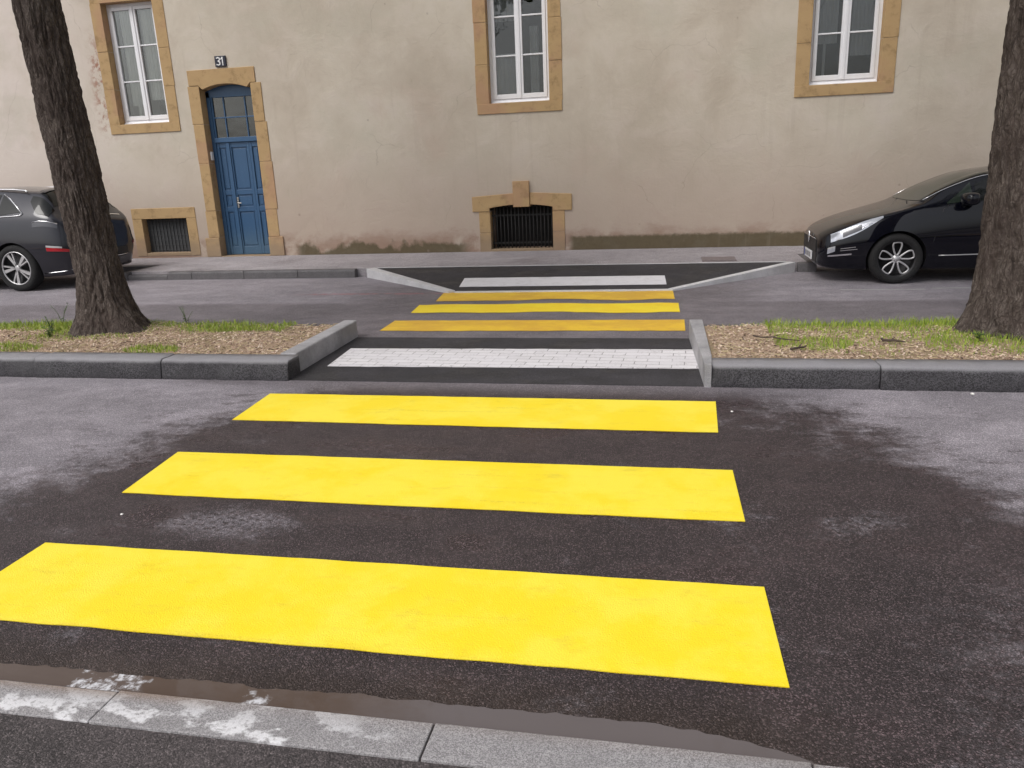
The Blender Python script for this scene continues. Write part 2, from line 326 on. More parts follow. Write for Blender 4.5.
# ------------------------------------------------------------------ mesh helpers
class MB:
    def __init__(s): s.v = []; s.f = []; s.mi = []; s.sm = []
    def add(s, vs, fs, mi=0, smooth=False):
        o = len(s.v); s.v += [tuple(v) for v in vs]
        for f in fs: s.f.append(tuple(i+o for i in f)); s.mi.append(mi); s.sm.append(smooth)
    def box(s, x0, x1, y0, y1, z0, z1, mi=0):
        s.add([(x0,y0,z0),(x1,y0,z0),(x1,y1,z0),(x0,y1,z0),(x0,y0,z1),(x1,y0,z1),(x1,y1,z1),(x0,y1,z1)],
              [(0,3,2,1),(4,5,6,7),(0,1,5,4),(1,2,6,5),(2,3,7,6),(3,0,4,7)], mi)
    def prism(s, poly, axis, a, b, mi=0):
        """poly of (u,v) extruded along axis from a to b. axis 'y': (x,z); 'x': (y,z); 'z': (x,y)"""
        def P(u, v, w): return {'y': (u, w, v), 'x': (w, u, v), 'z': (u, v, w)}[axis]
        n = len(poly)
        vs = [P(u, v, a) for u, v in poly] + [P(u, v, b) for u, v in poly]
        s.add(vs, [tuple(range(n)), tuple(range(2*n-1, n-1, -1))] + [(i, n+i, n+(i+1) % n, (i+1) % n) for i in range(n)], mi)
    def tube(s, pts, rad, n=8, mi=0, cap=True, smooth=True):
        pts = [Vector(p) for p in pts]; rad = rad if isinstance(rad, (list, tuple)) else [rad]*len(pts)
        vs = []; fs = []
        for i, p in enumerate(pts):
            d = (pts[min(i+1, len(pts)-1)] - pts[max(i-1, 0)]).normalized()
            a = d.orthogonal().normalized() if i == 0 else (a - d*a.dot(d)).normalized()
            b = d.cross(a)
            for k in range(n):
                t = 2*PI*k/n; vs.append(p + (a*math.cos(t) + b*math.sin(t))*rad[i])
        for i in range(len(pts)-1):
            for k in range(n): fs.append((i*n+k, i*n+(k+1) % n, (i+1)*n+(k+1) % n, (i+1)*n+k))
        if cap: fs += [tuple(range(n-1, -1, -1)), tuple(range((len(pts)-1)*n, len(pts)*n))]
        s.add(vs, fs, mi, smooth)
    def lathe(s, prof, c, n=40, mi=0, axis='y'):
        """prof of (r, offset along the axis) about centre c"""
        vs = []; fs = []
        for r, w in prof:
            for k in range(n):
                t = 2*PI*k/n; vs.append((c[0]+r*math.cos(t), c[1]+w, c[2]+r*math.sin(t)))
        for i in range(len(prof)-1):
            for k in range(n): fs.append((i*n+k, i*n+(k+1) % n, (i+1)*n+(k+1) % n, (i+1)*n+k))
        s.add(vs, fs, mi, True)
    def build(s, name, mats, parent=None, bevel=0, recalc=True, loc=None):
        me = bpy.data.meshes.new(name)
        vs = s.v if loc is None else [(x-loc[0], y-loc[1], z-loc[2]) for x, y, z in s.v]
        me.from_pydata(vs, [], s.f)
        for m in (mats if isinstance(mats, (list, tuple)) else [mats]): me.materials.append(m)
        me.polygons.foreach_set('material_index', s.mi); me.polygons.foreach_set('use_smooth', s.sm)
        if recalc:
            b = bmesh.new(); b.from_mesh(me); bmesh.ops.recalc_face_normals(b, faces=b.faces); b.to_mesh(me); b.free()
        me.update()
        o = bpy.data.objects.new(name, me); COL.objects.link(o)
        if loc is not None: o.location = loc
        if parent is not None: o.parent = parent
        if bevel:
            md = o.modifiers.new('bevel', 'BEVEL'); md.width = bevel; md.segments = 2; md.limit_method = 'ANGLE'
        return o
def tag(o, label=None, cat=None, group=None, kind=None):
    for k, v in (('label', label), ('category', cat), ('group', group), ('kind', kind)):
        if v: o[k] = v
    return o
def empty(name, loc, label, cat, group=None):
    o = bpy.data.objects.new(name, None); COL.objects.link(o); o.location = loc; o.empty_display_size = .2
    return tag(o, label, cat, group)
def struct(o): o['kind'] = 'structure'; return o

# ------------------------------------------------------------------ camera
R = Vector((0.980565, 0.192246, -0.039159)); U = Vector((-0.014976, 0.272356, 0.96208)); F = Vector((-0.195621, 0.942796, -0.269941))
cd = bpy.data.cameras.new('camera'); cam = bpy.data.objects.new('camera', cd); COL.objects.link(cam)
cam.matrix_world = Matrix(((R.x, U.x, -F.x, 0), (R.y, U.y, -F.y, 0), (R.z, U.z, -F.z, 1.6), (0, 0, 0, 1)))
cd.sensor_width = 36; cd.lens = 775.24/1024*36; cd.clip_start = .05; cd.clip_end = 2000
scene.camera = cam

# ------------------------------------------------------------------ ground and roads
def sheet(name, pts, mat, nsub=0):
    m = MB(); m.add(pts, [tuple(range(len(pts)))]); return m.build(name, mat)
g = MB(); g.add([(-600,-600,-.05),(600,-600,-.05),(600,600,-.05),(-600,600,-.05)], [(0,1,2,3)]); struct(g.build('ground', M['earth']))
g = MB(); g.box(-70, 70, 1.854, 12.6, -.3, 0.0); struct(g.build('road', M['road']))
g = MB(); g.box(-70, 70, -6, 1.70, -.3, .012); struct(g.build('near_pavement', M['near_pave']))

# near kerb: flush granite setts with joints
g = MB(); x = -30.0 - 1.30
random.seed(3)
xs = [-.66 + 1.06*k for k in range(-27, 29)]
for a, b in zip(xs, xs[1:]):
    h = .020 + random.uniform(-.002, .002)
    g.box(a+.003, b-.003, 1.704+random.uniform(-.004, .004), 1.848+random.uniform(-.003, .003), -.2, h)
struct(g.build('near_kerb', M['kerb_near'], bevel=.004))
g = MB(); g.box(-32, 32, 1.701, 1.853, -.3, .011); struct(g.build('kerb_bedding', M['near_pave']))

# puddle in the gutter, irregular outline on its far side
random.seed(11)
pts = []; N = 260; x0, x1 = -3.4, .42
far = []
for i in range(N+1):
    f = i/N; xx = x0 + (x1-x0)*f
    w = .085 + .02*min(1, max(0, (xx+2.3)/1.4)) + .022*noise.noise((xx*2.1, 0, 3)) + .016*noise.noise((xx*9, 0, 1)) + .008*noise.noise((xx*27, 0, 6))
    w *= min(1, (1-f)*9)**.6*min(1, f*7+.1)
    far.append((xx, 1.857+max(w, .001), .0035))
g = MB()
vs = [(p[0], 1.8555, .0035) for p in far] + far
g.add(vs, [(i, i+1, N+2+i, N+1+i) for i in range(N)])
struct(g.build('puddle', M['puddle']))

# ------------------------------------------------------------------ traffic island
KZ = .17
def kerb_run(name, x0, x1, joints, mat=M['kerb_dark']):
    g = MB(); js = [x0] + joints + [x1]
    for a, b in zip(js, js[1:]):
        o = random.uniform(-.008, .008); h = KZ + random.uniform(-.008, .004); a += .003; b -= .003; n = max(3, int((b-a)/.025))
        pr = [(5.575+o, -.1), (5.578+o, .04), (5.585+o, .09), (5.588+o, h-.035), (5.596+o, h-.012), (5.612+o, h-.002), (5.70, h), (5.80, h), (5.80, -.1)]; m = len(pr)
        vs = []
        for i in range(n+1):
            xx = a+(b-a)*i/n; e = 1 if 0 < i < n else .97
            for j, (yy, zz) in enumerate(pr):
                k = .013*noise.noise((xx*4, yy*9, zz*9)) + .010*noise.noise((xx*17, yy*20, zz*20)) + .005*noise.noise((xx*45, yy*40, zz*40)) if j in (1, 2, 3, 4, 5, 6) else 0
                vs.append((xx, yy+k+(.006 if e < 1 and j < 6 else 0), zz+(k*.5 if j > 3 else 0)-(.006 if e < 1 and 3 < j < 8 else 0)))
        g.add(vs, [(i*m+j, (i+1)*m+j, (i+1)*m+(j+1) % m, i*m+(j+1) % m) for i in range(n) for j in range(m)], 0, True)
        g.add(vs[:m], [tuple(range(m))]); g.add(vs[-m:], [tuple(range(m))])
    return struct(g.build(name, mat))
random.seed(5)
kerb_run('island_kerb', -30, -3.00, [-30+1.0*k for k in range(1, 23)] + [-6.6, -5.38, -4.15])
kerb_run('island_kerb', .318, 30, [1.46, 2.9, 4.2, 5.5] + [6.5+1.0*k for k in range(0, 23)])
for x0, x1 in ((-30, -3.13), (.30, 30)):
    g = MB(); g.box(x0, x1, 7.12, 7.24, -.1, .13); struct(g.build('island_kerb', M['kerb_far'], bevel=.01))
# pale return kerbs beside the refuge
g = MB(); g.prism([(-3.18, 5.81), (-3.03, 5.81), (-3.07, 7.24), (-3.21, 7.24)], 'z', -.1, KZ+.004)
struct(g.build('return_kerb', M['kerb_return'], bevel=.015))
g = MB(); g.prism([(.268, 5.578), (.318, 5.578), (.330, 5.86), (.315, 7.24), (.195, 7.24)], 'z', -.1, KZ+.004)
struct(g.build('return_kerb', M['kerb_return'], bevel=.006))
g = MB(); g.box(-3.08, .268, 5.595, 7.20, -.05, .004); struct(g.build('refuge_paving', M['new_asphalt']))

def soilz(x, y):
    z = .155 + .02*noise.noise((x*1.3, y*1.3, 0)) + .012*noise.noise((x*5, y*5, 2))
    for tx in (-5.5, 2.76): z += .05*math.exp(-((x-tx)**2 + (y-6.7)**2)/.35)
    return z
for x0, x1 in ((-14, -3.165), (.315, 8)):
    g = MB(); nx = int((x1-x0)/.05); ny = 27
    for i in range(nx+1):
        for j in range(ny+1):
            xx = x0+(x1-x0)*i/nx; yy = 5.79+(7.13-5.79)*j/ny
            e = min(1, min(yy-5.79, 7.13-yy)/.1)
            g.v.append((xx, yy, soilz(xx, yy)*e + .135*(1-e)))
    for i in range(nx):
        for j in range(ny):
            a = i*(ny+1)+j; g.f.append((a, a+ny+1, a+ny+2, a+1)); g.mi.append(0); g.sm.append(True)
    struct(g.build('island_soil', M['soil']))
for x0, x1 in ((-30, -13.99), (7.99, 30)):
    g = MB(); g.box(x0, x1, 5.79, 7.13, 0, .15); struct(g.build('island_soil', M['soil']))

def gmask(x, y):
    n = noise.noise((x*1.1+3, y*2.3, 5)) + .5*noise.noise((x*4, y*6, 1))
    if x < 0:
        d = .55*(y-6.75)/.3 + n*1.0 - .15
        if x < -5.9: d += .25
        if .33 < math.hypot(x+5.5, y-6.7) < .62 and y < 6.75: d += .7
        if y > 6.72: d += .45
        if y < 6.15: d -= .35
        if x > -3.65: d -= 1.2
        if x > -4.3 and y < 6.7: d -= .5
        if math.hypot((x+4.5)/.28, (y-5.98)/.13) < 1: d = .8
        if math.hypot((x+6.2)/.55, (y-6.0)/.14) < 1: d = .7
    else:
        d = .5*(y-6.45)/.3 + n*1.0 + .25
        if x < .85: d -= 1.5
        if x > 1.9: d += .35
        if y < 5.95: d -= .55
        if math.hypot((x-1.0)/.42, (y-6.3)/.22) < 1: d += .9
        if math.hypot((x-2.7)/.8, (y-6.2)/.3) < 1: d += .6
    return d
random.seed(21)
def blades(mb, n, xr, yr, hmin, hmax, w, thr, pale=False):
    k = 0; tries = 0
    while k < n and tries < n*12:
        tries += 1
        x = random.uniform(*xr); y = random.uniform(*yr); d = gmask(x, y)
        if d < thr + random.uniform(-.5, .8): continue
        k += 1
        z = soilz(x, y)-.004; h = random.uniform(hmin, hmax)*(.6+min(1, max(0, d)*.7))
        a = random.uniform(0, 2*PI); lx, ly = random.gauss(0, .35)*h, random.gauss(0, .35)*h
        cx, cy = math.cos(a)*w*.5, math.sin(a)*w*.5
        mb.add([(x-cx, y-cy, z), (x+cx, y+cy, z), (x+lx*.4+cx*.7, y+ly*.4+cy*.7, z+h*.6), (x+lx*.4-cx*.7, y+ly*.4-cy*.7, z+h*.6), (x+lx, y+ly, z+h)],
               [(0, 1, 2, 3), (3, 2, 4)])
for xr, n, lab in (((-8.5, -3.35), 11000, 'short green grass growing in tufts around the tree beside the left car'), ((.36, 4.6), 13000, 'short green grass growing in tufts around the tree beside the black car')):
    g = MB(); blades(g, n, xr, (5.83, 7.12), .015, .05, .006, .12)
    tag(g.build('grass', M['grass'], recalc=False), lab, 'grass', kind='stuff')
def chips(mb, n, xr, ln, wd, both=False):
    for _ in range(n):
        x = random.uniform(*xr); y = random.uniform(5.82, 7.1)
        if gmask(x, y) > random.uniform(.1, .9) and not both: continue
        z = soilz(x, y) + random.uniform(.0, .010)
        l = random.uniform(*ln); w = random.uniform(*wd); a = random.uniform(0, PI); t = random.gauss(0, .25)
        dx = Vector((math.cos(a)*l, math.sin(a)*l, t*l)); dy = Vector((-math.sin(a)*w, math.cos(a)*w, random.gauss(0, .3)*w)); c = Vector((x, y, z))
        up = Vector((0, 0, .002))
        mb.add([c-dx-dy-up, c+dx-dy-up, c+dx+dy-up, c-dx+dy-up, c-dx-dy+up, c+dx-dy+up, c+dx+dy+up, c-dx+dy+up],
               [(4, 5, 6, 7), (0, 1, 5, 4), (1, 2, 6, 5), (2, 3, 7, 6), (3, 0, 4, 7)])
for xr, n, lab in (((-8.5, -3.19), 7600, 'tan wood chips scattered over the island soil by the slanting tree'), ((.35, 4.6), 6000, 'tan wood chips scattered over the island soil by the black car')):
    g = MB(); chips(g, n, xr, (.003, .013), (.002, .006)); tag(g.build('wood_chips', M['chips'], recalc=False), lab, 'wood chips', kind='stuff')
    g = MB(); chips(g, n//4, xr, (.012, .035), (.001, .002), True); tag(g.build('straw', M['straw'], recalc=False), lab.replace('tan wood chips', 'dry pale grass stems'), 'straw', kind='stuff')

def twig(p0, p1, r, lab):
    g = MB(); p0 = Vector(p0); p1 = Vector(p1); c = (p0+p1)/2
    pts = [p0.lerp(p1, k/5) + Vector((random.gauss(0, .008), random.gauss(0, .008), random.uniform(0, .012))) for k in range(6)]
    g.tube(pts, [r, r, r*.9, r*.9, r*.7, r*.4], 6)
    g.tube([pts[2], pts[2]+(p1-p0)*.2+Vector((0, .04, .02))], [r*.6, r*.3], 5)
    tag(g.build('twig', M['twig'], loc=tuple(c)), lab, 'twig')
twig((.68, 6.45, .185), (1.02, 6.30, .185), .007, 'long dark twig lying on bare chips near the pale kerb corner')
twig((.92, 6.02, .18), (1.04, 6.06, .19), .011, 'short dark stub of wood on the chips close to the kerb')
twig((1.62, 6.35, .185), (1.78, 6.25, .19), .011, 'dark piece of bark in the grass between the kerb and the black car')
def pebble(x, y, z, r, lab):
    b = bmesh.new(); bmesh.ops.create_icosphere(b, subdivisions=2, radius=r)
    for v in b.verts: v.co *= 1+.25*noise.noise(v.co*60); v.co.z *= .6
    me = bpy.data.meshes.new('pebble'); b.to_mesh(me); b.free(); me.materials.append(M['pebble'])
    o = bpy.data.objects.new('pebble', me); COL.objects.link(o); o.location = (x, y, z); tag(o, lab, 'pebble')
pebble(2.02, 5.50, .006, .013, 'small white pebble on the road at the foot of the island kerb')
pebble(-2.66, 3.10, .005, .008, 'tiny white pebble on wet asphalt between two yellow stripes')
pebble(.42, 5.0, .005, .009, 'tiny white pebble on asphalt beside the end of the third yellow stripe')

# small weeds
def weed(x, y, n, h, lab):
    z = soilz(x, y)-.01; root = empty('weed', (x, y, z), lab, 'weed')
    st = MB(); lf = MB()
    for _ in range(n):
        a = random.uniform(0, 2*PI); hh = h*random.uniform(.6, 1); sp = random.uniform(.1, .5)*hh
        p1 = Vector((math.cos(a)*sp*.4, math.sin(a)*sp*.4, hh*.6)); p2 = Vector((math.cos(a)*sp, math.sin(a)*sp, hh))
        st.tube([(0, 0, 0), p1, p2], [.003, .0025, .0015], 5)
        for q in range(7):
            f = .25+.75*q/6; c = p1*(f/.6) if f < .6 else p1.lerp(p2, (f-.6)/.4)
            b = random.uniform(0, 2*PI); l = random.uniform(.02, .045); d = Vector((math.cos(b), math.sin(b), random.uniform(-.1, .5)))*l; s2 = Vector((-math.sin(b), math.cos(b), 0))*l*.28
            lf.add([c, c+d*.5+s2, c+d, c+d*.5-s2], [(0, 1, 2, 3)])
    st.build('stem', M['weed'], root); lf.build('foliage', M['weed'], root, recalc=False)
weed(-6.02, 6.55, 7, .17, 'leafy weed growing against the base of the slanting trunk')
weed(-5.90, 6.38, 6, .12, 'low bushy weed in front of the slanting trunk')
weed(-4.83, 7.02, 5, .20, 'thin upright weed at the back edge of the island near the slanting tree')
weed(-6.35, 7.08, 4, .26, 'sparse tall weed standing at the far edge behind the slanting tree')
weed(2.32, 6.33, 6, .10, 'low weed tuft at the foot of the straight trunk by the black car')

# ------------------------------------------------------------------ painted crossing
def stripe(poly, z, mat, lab, rough=.006, name='crossing_stripe', wave=0.0):
    """poly: 4 corners (x,y) front-left, front-right, back-right, back-left; slightly uneven paint edge"""
    a, b, c, d = [Vector((*p, 0)) for p in poly]; N = 60; vs = []
    for i in range(N+1):
        f = i/N; p = a.lerp(b, f); q = d.lerp(c, f)
        p.y += rough*noise.noise((p.x*5, p.y, 1)); q.y += rough*noise.noise((q.x*5, q.y, 4))
        p.y += wave*noise.noise((p.x*1.1, 2, 7)); q.y += wave*noise.noise((p.x*1.1, 2, 9))
        vs += [(p.x, p.y, z(p.y) if callable(z) else z), (q.x, q.y, z(q.y) if callable(z) else z)]
    g = MB(); g.add(vs, [(2*i, 2*i+2, 2*i+3, 2*i+1) for i in range(N)])
    n = len(vs); g.add([(x, y, zz-.003) for x, y, zz in vs], [(2*i+1, 2*i+3, 2*i+2, 2*i) for i in range(N)])
    cx = sum(v[0] for v in vs)/n; cy = sum(v[1] for v in vs)/n
    return tag(g.build(name, mat, recalc=False, loc=(cx, cy, 0)), lab, 'road marking', 'stripes of the pedestrian crossing')
stripe([(-2.80, 2.18), (.39, 2.19), (.38, 2.79), (-2.82, 2.78)], .004, M['yellow'], 'widest looking bright yellow stripe, the one closest to the muddy puddle')
stripe([(-2.85, 3.35), (.36, 3.36), (.35, 3.98), (-2.92, 3.96)], .004, M['yellow'], 'bright yellow stripe in the middle of the three on the wet near lane')
stripe([(-2.92, 4.58), (.31, 4.58), (.33, 5.22), (-2.97, 5.21)], .004, M['yellow'], 'bright yellow stripe just before the dark strip of the refuge')
stripe([(-2.87, 6.03), (.268, 6.08), (.235, 6.74), (-2.93, 6.70)], .008, M['pavers'], 'white painted paver strip across the refuge between the pale kerbs', .012)
stripe([(-2.95, 7.52), (.17, 7.55), (.17, 8.10), (-2.97, 8.06)], .004, M['yellow_old'], 'dull orange yellow stripe right behind the refuge', .02)
stripe([(-2.94, 8.53), (.13, 8.54), (.12, 9.11), (-3.00, 9.07)], .004, M['yellow_mid'], 'thin looking clean yellow stripe in the middle of the far lane', .02, wave=.10)
stripe([(-2.87, 9.32), (.08, 9.40), (.06, 9.99), (-2.95, 9.98)], .004, M['yellow_old'], 'worn orange yellow stripe next to the flush far kerb', .03, wave=.14)

# ------------------------------------------------------------------ far pavement, kerb extension
PZ = .13; KY = 10.85*S; KS = KY   # kerb line
def pav(name, x0, x1, y0):
    g = MB(); g.add([(x0, y0, PZ), (x1, y0, PZ), (x1, 13.9, .16), (x0, 13.9, .16), (x0, y0, -.1), (x1, y0, -.1), (x1, 13.9, -.1), (x0, 13.9, -.1)],
                    [(0, 1, 2, 3), (0, 4, 5, 1), (1, 5, 6, 2), (2, 6, 7, 3), (3, 7, 4, 0)])
    return struct(g.build(name, M['far_pave']))
BY = 12.55                       # back of the parking bays
XL, XR = -8.95, 1.93
pav('far_pavement', XL, XR, KY+.13)
pav('far_pavement', -60, XL, BY+.13); pav('far_pavement', XR, 60, BY+.13)
g = MB()
js = [XL, -8.2, -7.75, -6.8, -5.85, -4.87]
for a, b in zip(js, js[1:]):
    h = PZ+.002 if b > -8 else PZ-.045
    g.prism([(KY, -.1), (KY+.01, h-.03), (KY+.03, h), (KY+.135, h), (KY+.135, -.1)], 'x', a+.003, b-.003)
g.prism([(KY, -.1), (KY+.02, PZ-.01), (KY+.135, PZ), (KY+.135, -.1)], 'x', 1.80, XR)
for x0, x1 in ((-60, XL), (XR, 60)): g.prism([(BY, -.1), (BY+.02, PZ-.01), (BY+.135, PZ), (BY+.135, -.1)], 'x', x0, x1)
g.box(XL-.12, XL, KY, BY+.135, -.1, PZ); g.box(XR, XR+.12, KY, BY+.135, -.1, PZ)
struct(g.build('far_kerb', M['kerb_far'], bevel=.006))
# sloping ramp of the extension
fl, fr, bl, br = (-2.80, 9.98*1.0), (.03, 10.02), (-4.62, KY+.13), (1.66, KY+.13)
RY0, RY1 = 10.0, KY+.128
def rampz(y): return .012 + (PZ-.012)*min(1, max(0, (y-RY0)/(RY1-RY0)))
def RP(p, dz=0): return (p[0], p[1], rampz(p[1])+dz)
g = MB(); g.add([RP(fl), RP(fr), RP(br), RP(bl)], [(0, 1, 2, 3)]); g.add([(p[0], p[1], -.05) for p in (fl, fr, br, bl)], [(3, 2, 1, 0)])
struct(g.build('crossing_ramp', M['new_asphalt']))
def kerb_edge(a, b, w0, w1, h0, h1, mat=M['kerb_light'], n=1):
    a = Vector((*a, 0)); b = Vector((*b, 0)); d = (b-a).normalized(); s = Vector((-d.y, d.x, 0))
    g = MB(); vs = []
    for p, w, h in ((a, w0, h0), (b, w1, h1)):
        for q in (p-s*w*.5, p+s*w*.5):
            vs += [(q.x, q.y, -.1), (q.x, q.y, h)]
    g.add(vs, [(1, 3, 7, 5), (0, 1, 5, 4), (2, 6, 7, 3), (0, 2, 3, 1), (4, 5, 7, 6)])
    return g
struct(kerb_edge((-4.62, KY+.06), (-2.84, 9.97), .15, .11, PZ+.012, .03).build('extension_kerb', M['kerb_light'], bevel=.006))
struct(kerb_edge((-2.80, 9.985), (.06, 10.02), .07, .07, .018, .020).build('extension_kerb', M['kerb_light'], bevel=.003))
struct(kerb_edge((.03, 10.02), (1.72, KY+.06), .09, .12, .024, PZ+.010).build('extension_kerb', M['kerb_light'], bevel=.006))
g = MB(); g.box(-4.55, 1.66, KY+.13, KY+.17, .05, PZ+.006); struct(g.build('pavement_edging', M['kerb_light']))
q = .945
stripe([(-2.96*q-.02, 10.27), (-.02, 10.30), (-.05, 10.86), (-3.02*q-.03, 10.84)], lambda y: rampz(y)+.006, M['white'], 'clean white stripe on the ramp below the arched cellar vent', .008)
# utility cover and bay line
g = MB(); g.box(.49, .98, 11.85, 12.30, .10, .152)
for k in range(6): g.box(.53+k*.075, .565+k*.075, 11.9, 12.25, .15, .156)
tag(g.build('utility_cover', M['cover'], loc=(.735, 12.07, .14)), 'rusty brown rectangular utility cover set in the pavement by the house', 'manhole cover')
g = MB(); g.box(2.05, 3.0, 9.93, 9.985, .001, .004); g.box(3.1, 3.65, 10.0, 10.05, .001, .004)
tag(g.build('bay_line', M['worn_white'], loc=(2.8, 9.96, 0)), 'faint thin white bay line beside the front wheel of the black car', 'road marking')

# ------------------------------------------------------------------ house
WY = 12.75*S; WT = .45
house = empty('town_house', (-3, WY, .15), 'long beige plastered town house with ochre stone surrounds and a blue door', 'house')
def H(mb, name, mat, parent=house, bevel=0):
    """builds in world coordinates then parents without moving"""
    o = mb.build(name, mat, None, bevel); o.parent = parent
    def wm(p): return Matrix.Identity(4) if p is None else wm(p.parent) @ p.matrix_parent_inverse @ Matrix.Translation(p.location)
    o.matrix_parent_inverse = wm(parent).inverted(); return o
def px(*v): return [a*S for a in v]
WIN = []
for cx, kind in ((-8.99, 'pale'), (-2.345, 'grey'), (2.46, 'grey2')):
    WIN.append((cx, kind))
ops = []
wb, wt = 2.47*S, 4.42*S; hw = .485*S
for cx, k in WIN: ops.append((cx*S-hw, cx*S+hw, wb, wt))
D0, D1, DB, DT = -7.86*S, -6.90*S, .155, 3.06*S
ops.append((D0, D1, 0.0, DT))
V1 = (-9.36*S, -8.46*S, .235*S, .845*S); V2 = (-2.90*S, -1.855*S, .18*S, .895*S)
ops += [V1, V2]
WX0, WX1, WZ1 = -32.0, 24.0, 8.2
xs = sorted({WX0, WX1} | {o[0] for o in ops} | {o[1] for o in ops}); zs = sorted({-.1, WZ1} | {o[2] for o in ops} | {o[3] for o in ops})
def opened(i, j):
    if i < 0 or j < 0 or i >= len(xs)-1 or j >= len(zs)-1: return None
    cx, cz = (xs[i]+xs[i+1])/2, (zs[j]+zs[j+1])/2
    return any(a < cx < b and c < cz < d for a, b, c, d in ops)
g = MB()
for i in range(len(xs)-1):
    for j in range(len(zs)-1):
        if opened(i, j): continue
        a, b, c, d = xs[i], xs[i+1], zs[j], zs[j+1]; y0, y1 = WY, WY+WT
        g.add([(a, y0, c), (b, y0, c), (b, y0, d), (a, y0, d)], [(0, 1, 2, 3)]); g.add([(a, y1, c), (b, y1, c), (b, y1, d), (a, y1, d)], [(3, 2, 1, 0)])
        for ni, nj, e in ((i-1, j, ((a, c), (a, d))), (i+1, j, ((b, d), (b, c))), (i, j-1, ((b, c), (a, c))), (i, j+1, ((a, d), (b, d)))):
            if opened(ni, nj) is not False:
                (u0, v0), (u1, v1) = e; g.add([(u0, y0, v0), (u1, y0, v1), (u1, y1, v1), (u0, y1, v0)], [(0, 1, 2, 3)])
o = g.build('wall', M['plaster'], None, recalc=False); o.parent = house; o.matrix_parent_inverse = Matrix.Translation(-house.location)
g = MB(); g.box(WX0, WX1, WY+WT+7.5, WY+WT+7.8, -.1, WZ1); g.box(WX0, WX0+.3, WY+WT, WY+WT+7.5, -.1, WZ1); g.box(WX1-.3, WX1, WY+WT, WY+WT+7.5, -.1, WZ1)
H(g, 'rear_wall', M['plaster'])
g = MB(); g.box(WX0+.31, WX1-.31, WY+WT+.002, WY+WT+7.49, 5.0, 5.25); g.box(WX0+.31, WX1-.31, WY+WT+.002, WY+WT+7.49, .9, 1.1); H(g, 'floor_slab', M['interior'])
g = MB(); g.prism([(WY-.45, WZ1+.02), (WY-.45, WZ1+.14), (WY+4.2, WZ1+2.6), (WY+8.9, WZ1+.14), (WY+8.9, WZ1+.02)], 'x', WX0-.2, WX1+.2); H(g, 'roof', M['roof'])
g = MB(); g.prism([(WY-.003, WZ1-.45), (WY-.1, WZ1-.4), (WY-.12, WZ1-.2), (WY-.32, WZ1-.1), (WY-.34, WZ1), (WY-.003, WZ1)], 'x', WX0, WX1); H(g, 'cornice', M['stone'])

